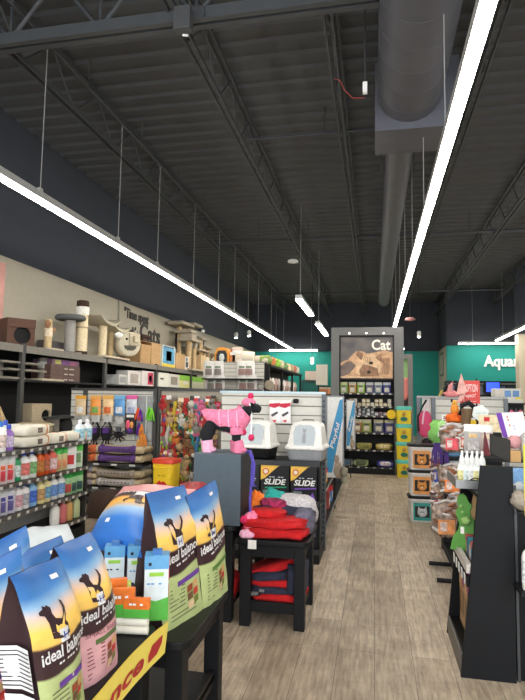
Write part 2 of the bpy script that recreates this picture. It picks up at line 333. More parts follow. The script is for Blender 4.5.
def dogshape():
    return [(.22,0),(.46,-.05),(.80,0),(.84,.3),(.78,.42),(.9,.55),(1.,.75),(.96,.95),(.84,1.04),(.88,.9),(.88,.75),(.78,.58),(.66,.5),(.46,.58),(.4,.75),(.42,.92),(.3,1.04),(.24,1.0),(.16,1.06),(.14,.96),(.0,.9),(.0,.8),(.14,.74),(.2,.5)]
def patch_bag(name,label,BL,BR,TL,TR,dep,col,group,gus=True,mirror=False,lie=False,nu=14,nv=22,puff=.5,title=None,fold=.0,stripe=(104,60,150),table_print=False):
    BL,BR,TL,TR=map(V,(BL,BR,TL,TR))
    rt=(BR-BL).normalized(); up=((TL+TR)/2-(BL+BR)/2).normalized(); nrm=rt.cross(up).normalized()
    org=(BL+BR)/2-nrm*dep/2; t=thing(name,label,'pet food bag',org,0,group)
    seed=R.random()*50
    def S(u,v,off=0.):
        p=(BL*(1-u)+BR*u)*(1-v)+(TL*(1-u)+TR*u)*v
        # shoulders: the body is full width, the seam is what tapers
        thick=dep/2*min(1,((1-v)/.38))**.7 if v<1 else 0
        bul=dep*puff*.5*(math.sin(PI*min(max(u,0),1))**.6)*(math.sin(PI*min(1,.12+v*.88))**.7 if v<1 else 0)
        wr=.006*mn.noise(V((u*5,v*9,seed)))*min(1,5*(1-v))+ .012*mn.noise(V((u*2,v*3,seed+9)))
        return p+nrm*(bul-(dep/2-thick)*.95+wr+off+fold*max(0,v-.85)*3)
    def grid(fn,m,mb,flip=False):
        vs=[fn(i/nu,j/nv) for j in range(nv+1) for i in range(nu+1)]
        fs=[(j*(nu+1)+i,j*(nu+1)+i+1,(j+1)*(nu+1)+i+1,(j+1)*(nu+1)+i) for j in range(nv) for i in range(nu)]
        mb.add(vs,[f[::-1] for f in fs] if flip else fs,m,True)
    mb=MB(); grid(S,bm(col),mb); o=FP=mb.obj('front_panel',t,org=org)
    ul=o.data.uv_layers.new(name='UVMap')
    for l in o.data.loops:
        i=l.vertex_index; ul.data[l.index].uv=((i%(nu+1))/nu,(i//(nu+1))/nv)
    # sides + back
    mb=MB()
    def side(u,flip):
        vs=[];fs=[]
        for j in range(nv+1):
            v=j/nv; a=S(u,v); th=dep*min(1,((1-v)/.38))**.8 if v<1 else .004
            c=a-nrm*th; mid=(a+c)/2+rt*((.18 if u==0 else -.18)*dep*min(1,v*2.2))*(1 if v<1 else 0)
            vs+=[a,mid,c]
        for j in range(nv):
            for k in (0,1):
                f=(j*3+k,j*3+k+1,(j+1)*3+k+1,(j+1)*3+k); fs.append(f if flip else f[::-1])
        mb.add(vs,fs,BRN,True)
    side(0,False); side(1,True)
    def Bk(u,v): return S(u,v)-nrm*(dep*min(1,((1-v)/.38))**.8 if v<1 else .004)
    grid(Bk,BRN,mb,True)
    mb.quad(S(0,0),S(1,0),S(1,0)-nrm*dep,S(0,0)-nrm*dep,BRN); GU=mb.obj('gusset',t,org=org)
    # print
    def pm(u0,v0,u1,v1,o_=.003): return lambda x,y,z: S(u0+(u1-u0)*x,v0+(v1-v0)*y,o_)
    def rect(m,u0,v0,u1,v1,tilt=0.,off=.0025,n=4):
        vs=[S(u0+(u1-u0)*i/n,v0+(v1-v0)*j+tilt*i/n,off) for j in (0,1) for i in range(n+1)]
        return MB().add(vs,[(i,i+1,n+2+i,n+1+i) for i in range(n)],m)
    rect(LOGO,.36,.565,.53,.645).text('H',lambda x,y,z:S(.40+.09*x,.585+.045*y,.0045),M((30,60,150))).obj('logo_square',FP,org=org)
    MB().add([S(.17+.46*x,.60+.19*y,.0022) for x,y in dogshape()],[tuple(range(len(dogshape())))],BRN).obj('dog_silhouette',FP,org=org)
    MB().text('ideal balance',lambda x,y,z:S(.06+.88*x,.462+.075*y+.05*x,.004),LOGO,bold=.02).obj('wordmark',FP,org=org)
    MB().text('-- --- - --',lambda x,y,z:S(.3+.5*x,.435+.014*y+.04*x,.004),LOGO).obj('small_print',FP,org=org)
    rect(M(stripe),.28,.288,.98,.325,.02).obj('stripe',FP,org=org)
    if title: MB().text(title,lambda x,y,z:S(.12+.76*x,.355+.03*y,.004),M((120,50,60))).obj('title_print',FP,org=org)
    rect(WHITE,.6,.91,.74,.935,off=.004).obj('price_sticker',FP,org=org)
    mb=MB(); cols=[(150,70,40),(210,170,110),(110,80,50),(190,60,50),(220,190,150),(120,130,60)]
    for k in range(3):
        for c in range(2):
            u=.52+c*.14; v=.20-k*.062+.02*c; mb.add([S(u,v,.003),S(u+.12,v+.01,.003),S(u+.12,v+.062,.003),S(u,v+.052,.003)],[(0,1,2,3)],M(cols[k*2+c]))
    mb.obj('ingredient_photos',FP,org=org)
    mb=MB()
    for k in range(6): v=.27-k*.03; mb.add([S(.14,v,.003),S(.46,v+.01,.003),S(.46,v+.018,.003),S(.14,v+.008,.003)],[(0,1,2,3)],M((96,92,70) if col!='pink' else (120,60,60)))
    for k in range(2): v=.05+k*.03; mb.add([S(.14,v,.003),S(.7,v+.01,.003),S(.7,v+.017,.003),S(.14,v+.007,.003)],[(0,1,2,3)],M((96,92,70) if col!='pink' else (120,60,60)))
    mb.obj('text_lines',FP,org=org)
    if table_print:        # feeding chart on the left gusset
        def G(x,y): # x 0..1 front to back, y 0..1
            a=S(0,y); return a-nrm*dep*x-rt*.012+rt*.0*x+rt*(.36*dep*min(x,1-x))*min(1,y*2.2)
        mb=MB(); 
        for (y0,y1) in ((.32,.58),(.06,.29)):
            vs=[G(x,y) for y in (y0,y1) for x in (.06,.5,.94)]; mb.add(vs,[(0,1,4,3),(1,2,5,4)],LOGO)
        mb.obj('feeding_chart',GU,org=org)
        mb=MB(); D2=M((70,66,70))
        for k in range(9): y=.34+k*.026; vs=[G(x,y+d)-rt*.002 for d in (0,.008) for x in (.06,.5,.94)]; mb.add(vs,[(0,1,4,3),(1,2,5,4)],D2)
        for k in range(4):
            x=.15+.19*k; mb.add([G(x,.13)-rt*.002,G(x+.1,.13)-rt*.002,G(x+.12,.19)-rt*.002,G(x-.02,.19)-rt*.002],[(0,1,2,3)],M((60,56,56)))
        mb.obj('chart_lines',GU,org=org)
    return t
G1='dog food bags standing on the near tables'
def standing(label,bl,br,tl,tr,dep,col,z=TH,lean=0,**k):
    A=aZ(bl[0],bl[1],z); B=aZ(br[0],br[1],z); n=V((B.y-A.y,-(B.x-A.x),0)).normalized()
    def top(p):
        q=aP(p[0],p[1],A-n*0,B); 
        if lean: q=aP(p[0],p[1],A-n*lean,B-n*lean)
        return q
    return patch_bag('dog_food_bag',label,A,B,top(tl),top(tr),dep,col,G1,**k)
standing('green dog food bag with purple stripe at the corner of the rounded table',(163,634),(205,606),(154,494),(192,485),.09,'green',T2H,lean=.04)
standing('narrow green dog food bag with green stripe, farthest on the rounded table',(203,609),(229,590),(193,497),(222,480),.09,'green',T2H,lean=.03,stripe=(90,130,60))
standing('pink small breed dog food bag beside the orange treat packets',(80,692),(119,662),(70,550),(107,534),.14,'pink',title='SMALL BREED',stripe=(90,110,60))
standing('green dog food bag with feeding chart on its side, left of the pink bag',(44,744),(87,704),(27,579),(73,558),.11,'green',table_print=True)
standing('dog food bag cut by the left frame edge, nearest the camera',(-46,742),(14,720),(-46,585),(27,551),.10,'pink')
standing('dog food bag behind, its blue top at the far left edge',(-30,690),(24,668),(-20,560),(35,528),.13,'green')
standing('dog food bag behind the feeding chart bag, only its blue top showing',(30,672),(72,655),(27,556),(70,538),.12,'pink')
# white multipack behind the blue bags
c=aZ(48,572,TH+.30)
# big lying bag
A=aZ(84,600,TH);
def lying():
    p00=aY(82,546,2.62); p10=aY(150,560,2.34); p11=aY(196,489,2.75); p01=aY(124,486,3.12)
    TH=T2H; c0=(p00+p10+p11+p01)/4; t=thing('dog_food_bag','big dog food bag lying on its back behind the small blue boxes','pet food bag',(c0.x,c0.y,TH),0,G1)
    nu,nv=16,20; n=(p10-p00).cross(p01-p00).normalized()
    def S(u,v,off=0.):
        p=(p00*(1-u)+p10*u)*(1-v)+(p01*(1-u)+p11*u)*v
        return p+n*(.10*math.sin(PI*u)**.6*math.sin(PI*v)**.5+off+.008*mn.noise(V((u*4,v*4,2))))
    vs=[S(i/nu,j/nv) for j in range(nv+1) for i in range(nu+1)]
    fs=[(j*(nu+1)+i,j*(nu+1)+i+1,(j+1)*(nu+1)+i+1,(j+1)*(nu+1)+i) for j in range(nv) for i in range(nu)]
    m=bagmat('lying_bag',[(0,(34,104,190)),(.30,(40,116,200)),(.42,(150,186,220)),(.50,(232,180,90)),(.60,(240,170,70)),(.62,(62,38,40)),(.70,(62,38,40)),(.715,(222,150,150)),(1,(226,150,150))],.02,.02)
    o=MB().add(vs,fs,m,True).obj('front_panel',t,org=t.location); ul=o.data.uv_layers.new(name='UVMap')
    for l in o.data.loops:
        i=l.vertex_index; ul.data[l.index].uv=((i%(nu+1))/nu,(i//(nu+1))/nv)
    mb=MB()
    ring=[(i/nu,0) for i in range(nu+1)]+[(1,j/nv) for j in range(1,nv+1)]+[(i/nu,1) for i in range(nu-1,-1,-1)]+[(0,j/nv) for j in range(nv-1,0,-1)]
    top=[S(u,v) for u,v in ring]; cc=sum(top,V())/len(top)
    mid=[V((p.x+(cc.x-p.x)*-.04,p.y+(cc.y-p.y)*-.04,(p.z+TH)/2)) for p in top]; bot=[V((p.x+(cc.x-p.x)*.06,p.y+(cc.y-p.y)*.06,TH)) for p in top]
    N=len(ring); mb.add(top+mid+bot,[(r*N+i,(r+1)*N+i,(r+1)*N+(i+1)%N,r*N+(i+1)%N) for r in (0,1) for i in range(N)]+[tuple(range(2*N,3*N))],BRN,True); mb.obj('gusset',t,org=t.location)
    MB().text('IDEAL BALANCE',lambda x,y,z:S(.12+.8*(1-x),.695-.03*y,.004),LOGO,bold=.02).obj('wordmark',t,org=t.location)
    MB().add([S(.5,.60,.003),S(.66,.60,.003),S(.66,.70,.003),S(.5,.70,.003)],[(0,1,2,3)],LOGO).obj('logo_square',t,org=t.location)
    MB().add([S(.7-.3*x,.62-.13*y,.003) for x,y in dogshape()],[tuple(range(len(dogshape())))],BRN).obj('dog_silhouette',t,org=t.location)
    MB().add([S(.3,.22,.004),S(.37,.22,.004),S(.37,.27,.004),S(.3,.27,.004)],[(0,1,2,3)],WHITE).obj('price_sticker',t,org=t.location)
lying()
# red and white patterned bag behind the green bags
def pillow(name,label,cat,p00,p10,p11,p01,base,m,group=None,h=.05):
    p00,p10,p11,p01=map(V,(p00,p10,p11,p01)); nu=nv=10; n=(p10-p00).cross(p01-p00).normalized(); c0=(p00+p10+p11+p01)/4
    def S(u,v): return (p00*(1-u)+p10*u)*(1-v)+(p01*(1-u)+p11*u)*v+n*(h*math.sin(PI*u)**.6*math.sin(PI*v)**.5+.012*mn.noise(V((u*5,v*5,c0.x*9))))
    vs=[S(i/nu,j/nv) for j in range(nv+1) for i in range(nu+1)]
    fs=[(j*(nu+1)+i,j*(nu+1)+i+1,(j+1)*(nu+1)+i+1,(j+1)*(nu+1)+i) for j in range(nv) for i in range(nu)]
    b=[V((p.x,p.y,base)) for p in vs]; N=len(vs)
    mb=MB().add(vs,fs,m,True); ring=[i for i in range(nu+1)]+[(j+1)*(nu+1)-1 for j in range(1,nv+1)]+[nv*(nu+1)+i for i in range(nu-1,-1,-1)]+[j*(nu+1) for j in range(nv-1,0,-1)]
    top=[vs[i] for i in ring]; bot=[V((p.x,p.y,base)) for p in top]; K=len(ring)
    mb.add(top+bot,[(i,i+K,(i+1)%K+K,(i+1)%K) for i in range(K)]+[tuple(range(K,2*K))],m,True)
    return tag(mb.obj(name,org=(c0.x,c0.y,base)),label,cat,group)
SPOT=M((160,30,36),.5,0,.6,22)
pillow('treat_bag','dark red speckled treat bag between green dog food bag and grey cube','treat bag',aY(182,498,3.2),aY(214,500,3.1),aY(214,486,3.45),aY(180,484,3.5),.67,SPOT)
pillow('pad_pack','white plastic wrapped pad pack behind the blue bag tops','pad pack',aY(26,570,2.3),aY(84,560,2.3),aY(68,524,2.6),aY(20,530,2.6),TH,M((200,206,208),.35,0,.05,6))
MB_=None
# ---------- yellow banner ----------
A=aZ(96,700,TH-.01); B=aZ(165,624,TH-.01); d=(B-A).normalized(); n=V((d.y,-d.x,0))
x=-.852; y0=aX(60,720,x).y; y1=aX(181,612,x).y
t=thing('paper_banner','yellow paper banner with red lettering hanging along the near table edge','banner',(x,2.,.5),0)
YEL=M((236,214,96),.6,0,.03); RL=M((176,44,44),.6)
def bp(s,h,off=0.): return V((x+off+.006*math.sin(s*9)+(.03*(s-2.1) if s>2.1 else 0),s,TH-h))
vs=[];fs=[]; N=24; s0,s1=1.1,2.24
for i in range(N+1):
    s=s0+(s1-s0)*i/N; vs+=[bp(s,-.005 if i<N-1 else .0),bp(s if i<N else s-.03,.115)]
for i in range(N): fs.append((2*i,2*i+2,2*i+3,2*i+1))
mb=MB(); mb.add(vs,fs,YEL); mb.add([v-V((.003,0,0)) for v in vs],[f[::-1] for f in fs],YEL); mb.obj('sheet',t,org=t.location)
def w(txt,sa,sb,h0,h1,sh=.2): MB().text(txt,lambda X,Y_,Z:bp(sa+(sb-sa)*X,h0+(h1-h0)*Y_,.003),RL,bold=.03,shear=sh).obj('lettering',t,org=t.location)
w('balance',1.42,2.02,.088,.028)
MB().add([bp(2.06,.06,.003),bp(2.09,.035,.003),bp(2.18,.03,.003),bp(2.17,.06,.003),bp(2.13,.085,.003),bp(2.055,.088,.003)],[(0,1,2,3,4,5)],RL).obj('printed_shape',t,org=t.location)
# ---------- small boxes ----------
LB=M((96,160,206),.5); GB=M((84,176,64),.5); LG=M((150,200,70)); DOT=M((20,20,22))
def treatbox(label,bl,wd,dp,ht,style,rz,z=TH):
    p=aZ(bl[0],bl[1],z); t=thing('treat_box',label,'box',p,rz,'blue and white treat boxes')
    MB().box(0,wd,0,dp,0,ht,M((214,224,228),.45)).obj('carton',t,bevel=.002)
    MB().box(-.001,wd+.001,-.001,dp+.001,ht*.80,ht+.001,LB).box(wd*.3,wd*.7,dp*.3,dp*.7,ht+.001,ht+.02,M((60,110,170))).obj('blue_top',t)
    mb=MB().cbox((wd*.5,-.0015,ht*.72),(wd*.6,.002,ht*.06),LG); mb.label('-- -',(wd*.12,-.001,ht*.56),(1,0,0),(0,0,1),wd*.6,ht*.025,DOT if not style else LB,off=.001)
    mb.cbox((wd*.22,-.0015,ht*.88),(.012,.002,.012),DOT); mb.obj('front_print',t)
    if style:
        MB().prism([(-.001,0),(wd+.001,0),(wd+.001,ht*.36),(wd*.5,ht*.30),(-.001,ht*.34)],-.002,dp+.001,GB).obj('green_band',t)
        MB().box(wd,wd+.002,.0,dp,ht*.62,ht*.97,RED).box(wd,wd+.002,dp*.3,dp*.7,ht*.3,ht*.5,RED).obj('red_panel',t)
    return t
treatbox('blue topped box with black dot, leftmost of the three small boxes',(103,600),.09,.07,.235,0,.35)
treatbox('blue topped white box in the middle of the three small boxes',(126,604),.09,.07,.25,1,.35)
treatbox('blue, white and green box with red side, rightmost of the three',(143,621),.10,.08,.26,1,.35)
OR=M((232,120,40),.5,0,.25,30); ROL=M((236,232,216),.7,0,.05)
def chew(label,bl,z,rz,hgt,n):
    p=aZ(bl[0],bl[1],z); t=thing('chew_packet',label,'chew packet',p,rz,'orange dog chew packets')
    for k in range(n): MB().tube([(0,0,.017+k*.031),(.095,0,.017+k*.031)],.0165,ROL,10).obj('chew_roll',t)
    a=n*.031+.003
    MB().box(-.004,.1,-.012,.012,a,a+hgt*.45,GB).obj('lower_card',t,bevel=.002); MB().box(-.004,.1,-.012,.012,a+hgt*.45,a+hgt,OR).label('-- -',(.02,-.0125,a+hgt*.66),(1,0,0),(0,0,1),.055,hgt*.1,WHITE,off=.002,bold=.01).obj('header_card',t,bevel=.002)
    return t
chew('orange packet of three white chew rolls in front of the green banded box',(124,634),TH,.15,.075,2)
chew('tall orange packet of chews between pink bag and white chew rolls',(108,634),TH,.3,.11,2)
chew('orange chew packet mostly hidden beside the pink dog food bag',(100,630),TH,.5,.13,2)
c=aZ(128,610,TH); tag(MB().blob(c+V((0,0,.06)),(.035,.03,.06),M((60,60,90),.5,0,.4,30),amp=.2).obj('chew_toy',org=c),'dark blue crumpled packet tucked among the small treat boxes','packet')
c=aZ(122,612,TH); o=MB().prism([(-.03,0),(.03,0),(.035,.13),(-.02,.14)],-.006,.006,M((200,210,110),.5,0,.3,20)); o=o.obj('leaflet',rz=.4); o.location=c; tag(o,'pale green card packet standing between the two left treat boxes','packet')
# ================= GENERIC PRODUCTS (local, base centre, front towards -y) =================
def k_box(w,h,d,c,band=None,lab=None,txt=None,tc=(20,20,20)):
    mb=MB().box(-w/2,w/2,-d/2,d/2,0,h,M(c,.55))
    if band: mb.box(-w/2-.001,w/2+.001,-d/2-.001,d/2+.001,h*.72,h+.001,M(band,.5))
    if lab: mb.box(-w*.32,w*.32,-d/2-.002,-d/2,h*.2,h*.62,M(lab,.5,0,.3,40))
    if txt: mb.label(txt,(-w*.4,-d/2-.001,h*.74),(1,0,0),(0,0,1),w*.8,h*.16,M(tc),off=.002,res=1)
    return mb
def k_pouch(w,h,d,c,top=None,lab=None,lab2=None):
    mb=MB(); nu,nv=6,8; vs=[];fs=[]
    def q(s,u,v):
        t=math.sin(PI*min(1,max(0,u)))**.7*(min(1,(1-v)*2.5)**.6)*(min(1,.35+v*3))
        return (w*(u-.5)*(1-.06*v),s*d/2*t,h*v)
    for s in (-1,1):
        vs=[q(s,i/nu,j/nv) for j in range(nv+1) for i in range(nu+1)]; a=[];b=[]
        for j in range(nv):
            for i in range(nu):
                f=(j*(nu+1)+i,j*(nu+1)+i+1,(j+1)*(nu+1)+i+1,(j+1)*(nu+1)+i); f=f if s<0 else f[::-1]
                (b if (top and j>=nv*.72) else a).append(f)
        mb.add(vs,a,M(c,.4,0,.12,14),True)
        if b: mb.add(vs,b,M(top,.4),True)
    for l,(u0,u1,v0,v1) in ((lab,(.2,.8,.12,.5)),(lab2,(.25,.75,.54,.68))):
        if l:
            vs=[(lambda p:(p[0],p[1]-.0035,p[2]))(q(-1,u0+(u1-u0)*i/3,v0+(v1-v0)*j/3)) for j in range(4) for i in range(4)]
            mb.add(vs,[(j*4+i,j*4+i+1,j*4+i+5,j*4+i+4) for j in range(3) for i in range(3)],M(l,.45,0,.35,45),True)
    return mb
def k_bottle(t,r,h,body,cap,lab=None,sy=.7,spray=False):
    MB().lathe([(r*.9,0),(r,.01),(r,h*.62),(r*.8,h*.72),(r*.35,h*.80),(r*.33,h*.84)],M(body,.3),14,(0,0,0),1,sy,.8).obj('bottle_body',t)
    if spray:
        o=MB().lathe([(r*.4,h*.83),(r*.4,h*.88),(r*.2,h*.9)],M(cap,.4),10); o.box(-r*.3,r*.3,-r*.9,r*.6,h*.9,h,M(cap,.4)).box(-r*.12,r*.12,-r*.75,-r*.5,h*.78,h*.92,M(cap,.4)); o.obj('trigger_head',t)
    else: MB().lathe([(r*.42,h*.82),(r*.42,h*.97),(r*.3,h)],M(cap,.35),12,(0,0,0),1,.85).obj('bottle_cap',t)
    if lab: MB().lathe([(r*1.012,h*.14),(r*1.012,h*.56)],M(lab,.5,0,.45,55),14,(0,0,0),1,sy,.8).obj('bottle_label',t)
def shelf(name,label,cat,org,boards,posts,panels=(),group=None):
    t=thing(name,label,cat,org,0,group)
    for b,m,n in boards: MB().box(*b,m).obj(n,t,org=org)
    return t
def tagbar(x0,x1,y0,y1,z0,z1,nx,axis,m=M((52,50,48))):
    # price channel with paper tickets
    mb=MB().box(x0,x1,y0,y1,z0,z1,m); T=M((206,204,196),.6)
    for k in range(nx):
        f=(k+.3)/nx; g=(k+.62)/nx
        if axis=='y': mb.box(x1,x1+.002,y0+(y1-y0)*f,y0+(y1-y0)*g,z0+.003,z1-.003,T)
        else: mb.box(x0+(x1-x0)*f,x0+(x1-x0)*g,y0-.002,y0,z0+.003,z1-.003,T)
    return mb
yat=lambda px,X: aX(px,398,X).y
xat=lambda px,Y: aY(px,398,Y).x
zat=lambda px,py,Y: aY(px,py,Y).z
SL=M((206,204,194),.6,0,.04)
def slat(x0,x1,y,z0,z1,m=SL,pitch=.1,th=.03):      # slatwall facing -y
    mb=MB().box(x0,x1,y+.012,y+th,z0,z1,M((120,116,108),.7)); z=z0
    while z<z1-.01: mb.box(x0,x1,y,y+.014,z+.006,min(z1,z+pitch-.006),m); z+=pitch
    return mb
# ================= WAREHOUSE RACK ON THE LEFT =================
RK=M((120,116,108),.6,.1,.08,12); RKP=M((70,70,68),.5,.3); BP=M((16,16,18),.8)
xs=-4.9; PY=[4.46,6.9,9.34,11.78,14.22,16.4]
for i in range(5):
    y0,y1=PY[i],PY[i+1]; o=V((xs-.3,(y0+y1)/2,0))
    t=thing('shelving_bay',['open rack bay at the left edge under the brown cat cube','open rack bay holding stacked brown boxes and a carpeted cat cube','open rack bay behind the harnesses holding pink white cartons','open rack bay holding white and green cartons','farthest open rack bay beyond the big cat tree'][i],'shelving',o,0,'warehouse rack bays on the left wall')
    for n,m,mb in (('front_post',RKP,MB().box(xs-.03,xs+.02,y1-.04,y1+.04,0,2.3,RKP)),('rear_post',RKP,MB().box(xs-.6,xs-.56,y1-.04,y1+.04,0,2.3,RKP)),
        ('top_board',RK,MB().box(xs-.6,xs,y0+.04,y1-.04,2.24,2.27,RK)),('top_beam',RK,MB().box(xs,xs+.03,y0+.04,y1-.04,2.17,2.275,RK)),
        ('middle_board',RK,MB().box(xs-.55,xs,y0+.04,y1-.04,1.76,1.79,DARK)),('lower_board',RK,MB().box(xs-.55,xs,y0+.04,y1-.04,1.0,1.03,DARK)),('bottom_board',RK,MB().box(xs-.6,xs,y0+.04,y1-.04,.1,.14,DARK)),
        ('back_panel',BP,MB().box(xs-.585,xs-.57,y0+.04,y1-.04,.14,2.24,BP))): mb.obj(n,t,org=o)
T2=2.275
def onrack(name,label,cat,px,x=-5.15,z=T2,rz=PI/2,group=None): 
    return thing(name,label,cat,(x,yat(px,x),z),rz,group)     # local -y faces +x
# brown cat cube (front faces aisle), rotated
t=onrack('cat_cube','brown felt cat cube with round dark hole on the rack top','cat cube',12,-5.2,rz=1.0)
BF=fab((92,66,54)); 
def cube_hole(w,d,h,r,m,hole=(0,0),nm='cube_body',p=t):
    mb=MB(); N=24; cx,cz=hole[0],h/2+hole[1]
    ring=[(cx+r*math.cos(2*PI*k/N),-d/2,cz+r*math.sin(2*PI*k/N)) for k in range(N)]
    def sq(a):
        x,y=math.cos(a),math.sin(a); s=1/max(abs(x),abs(y)); return (x*s*w/2,-d/2,h/2+y*s*h/2)
    outer=[sq(2*PI*k/N) for k in range(N)]
    mb.add(ring+outer,[(k,(k+1)%N,N+(k+1)%N,N+k) for k in range(N)],m)
    mb.add(ring+[(x,y+.04,z) for x,y,z in ring],[(k,N+k,N+(k+1)%N,(k+1)%N) for k in range(N)],m)
    mb.box(-w/2,w/2,-d/2+.04,d/2,0,h,m); mb.box(-w/2,w/2,-d/2+.001,-d/2+.04,h-.012,h,m).box(-w/2,w/2,-d/2+.001,-d/2+.04,0,.012,m).box(-w/2,-w/2+.012,-d/2+.001,-d/2+.04,0,h,m).box(w/2-.012,w/2,-d/2+.001,-d/2+.04,0,h,m)
    mb.obj(nm,p); 
    MB().tube([(cx,-d/2+.0385,cz),(cx,-d/2+.0395,cz)],r*.98,BLACK,20).obj('dark_opening',p)
cube_hole(.40,.42,.36,.125,BF,(.02,-.02)); MB().box(-.21,.21,-.22,.22,.36,.40,BF).box(-.205,.205,-.225,-.215,.27,.39,BF).obj('padded_lid',t,bevel=.015)
# small post with grey panel
t=onrack('scratching_post','small sisal scratching post with plush toys on a cream base','scratching post',45,-5.05); t.scale=(1.35,1.35,1.35)
MB().box(-.15,.15,-.12,.12,0,.02,CARPB).obj('base',t); MB().tube([(0,0,.02),(0,0,.36)],.045,SISAL,14).obj('post',t); MB().tube([(0,0,.16),(0,0,.26)],.05,fab((232,216,190)),14).obj('sleeve',t)
MB().blob((-.06,-.03,.3),(.035,.03,.05),fab((150,110,80)),amp=.2).blob((.05,-.03,.24),(.03,.03,.03),fab((180,140,100)),amp=.2).obj('plush_toy',t)
t=onrack('storage_bin','grey fabric bin behind the small scratching post','bin',48,-5.35); MB().box(-.24,.24,-.1,.1,0,.2,fab((98,92,94),40,.2)).obj('bin_body',t,bevel=.01)
t=onrack('cat_perch','grey carpeted post with a wide round flat top','cat perch',67,-5.1); t.scale=(1.3,1.3,1.3)
MB().lathe([(.16,0),(.16,.02)],CARPG,18).obj('base',t); MB().tube([(0,0,.02),(0,0,.44)],.07,fab((158,156,150)),16).obj('post',t); MB().lathe([(.16,.44),(.19,.45),(.2,.48),(.18,.505),(.1,.51)],fab((96,98,98)),22).obj('round_seat',t)
t=onrack('scratching_post','tall cream scratching post with dark brown caps, tallest on the rack','scratching post',79,-5.05); t.scale=(1.42,1.42,1.42)
CR=fab((226,208,172)); MB().tube([(0,0,.04),(0,0,.32),(0,0,.321),(0,0,.64)],.07,CR,16).tube([(0,0,.33),(0,0,.35)],.073,fab((170,150,120)),16).obj('post',t); MB().lathe([(.075,0),(.075,.045)],BROWN,16).obj('base_cap',t); MB().lathe([(.075,.6),(.075,.67),(.06,.68)],BROWN,16).obj('top_cap',t); MB().lathe([(.078,.50),(.08,.6)],fab((240,236,226)),16).obj('plush_band',t)
# cradle cat tree
t=onrack('cat_tree','cat tree with two cradle seats on cream sisal posts','cat tree',103,-5.1); t.scale=(1.33,1.33,1.33)
MB().box(-.36,.42,-.2,.2,0,.03,CARPB).obj('base',t,bevel=.008)
for x,y,h,w in ((-.17,-.05,.52,.055),(.26,.05,.44,.045)): MB().tube([(x,y,.03),(x,y,h)],w,CR if x<0 else SISAL,14).obj('post',t)
def cradle(cx,cy,z,rx,ry,dp,m):
    vs=[];fs=[];N=10
    for i in range(N+1):
        for j in range(N+1):
            u,v=-1+2*i/N,-1+2*j/N; vs.append((cx+u*rx,cy+v*ry*(1-.1*u*u),z+dp*(u*u)**1.1*.9))
    for i in range(N):
        for j in range(N): fs.append((i*(N+1)+j,(i+1)*(N+1)+j,(i+1)*(N+1)+j+1,i*(N+1)+j+1))
    mb=MB().add(vs,fs,m,True); n=len(vs); mb.add([(a,b,c+.05-.03*abs((a-cx)/rx)) for a,b,c in vs],[f[::-1] for f in fs],m,True)
    ring=[i*(N+1) for i in range(N+1)]+[N*(N+1)+j for j in range(1,N+1)]+[i*(N+1)+N for i in range(N-1,-1,-1)]+[j for j in range(N-1,0,-1)]
    a=[vs[i] for i in ring]; b=[(p[0],p[1],p[2]+.05-.03*abs((p[0]-cx)/rx)) for p in a]; K=len(a)
    return mb.add(a+b,[(i,(i+1)%K,(i+1)%K+K,i+K) for i in range(K)],m,True)
cradle(-.17,-.03,.46,.3,.16,.12,fab((178,170,150))).obj('cradle_seat',t); cradle(.30,.03,.42,.28,.16,.10,fab((190,182,160))).obj('cradle_seat',t)
MB().tube([(.26,-.02,.46),(.1,-.14,.4)],.006,SISAL,5).blob((.12,-.15,.36),(.1,.04,.045),WHITE,amp=.3).obj('ball_toy',t)
# smiley cat house
t=onrack('cat_house','round cream cat house with a smiling face, standing on the rack','cat house',124,-4.95,rz=PI/2-.6); t.scale=(1.2,1.2,1.2)
CRM=fab((206,198,176)); MB().lathe([(.02,-.12),(.16,-.12),(.2,-.1),(.21,0),(.21,.12),(.18,.14),(.02,.14)],CRM,26).obj('drum_body',t)
o=[ch for ch in t.children][-1]; o.rotation_euler[0]=PI/2; o.location=(0,0,.28)
MB().box(-.1,.1,-.1,.1,0,.03,CARPB).box(-.04,.04,-.05,.05,.03,.1,CARPB).obj('stand',t)
for x in (-.07,.07): MB().lathe([(.001,0),(.022,0),(.022,.006),(.001,.006)],BLACK,10).obj('eye',t)
for k,x in enumerate((-.07,.07)): e=t.children[-2+k]; e.rotation_euler[0]=PI/2; e.location=(x,-.141,.36)
MB().blob((0,-.145,.31),(.03,.012,.025),fab((120,80,66))).obj('nose',t)
MB().prism([(-.12,.25),(.12,.25),(.1,.2),(.05,.17),(-.05,.17),(-.1,.2)],-.146,-.139,M((80,78,66))).obj('mouth_opening',t)
for x in (-.13,.13): MB().prism([(x-.045,.43),(x+.045,.43),(x+.01*(1 if x>0 else -1),.53)],-.08,.0,CRM).obj('ear',t)
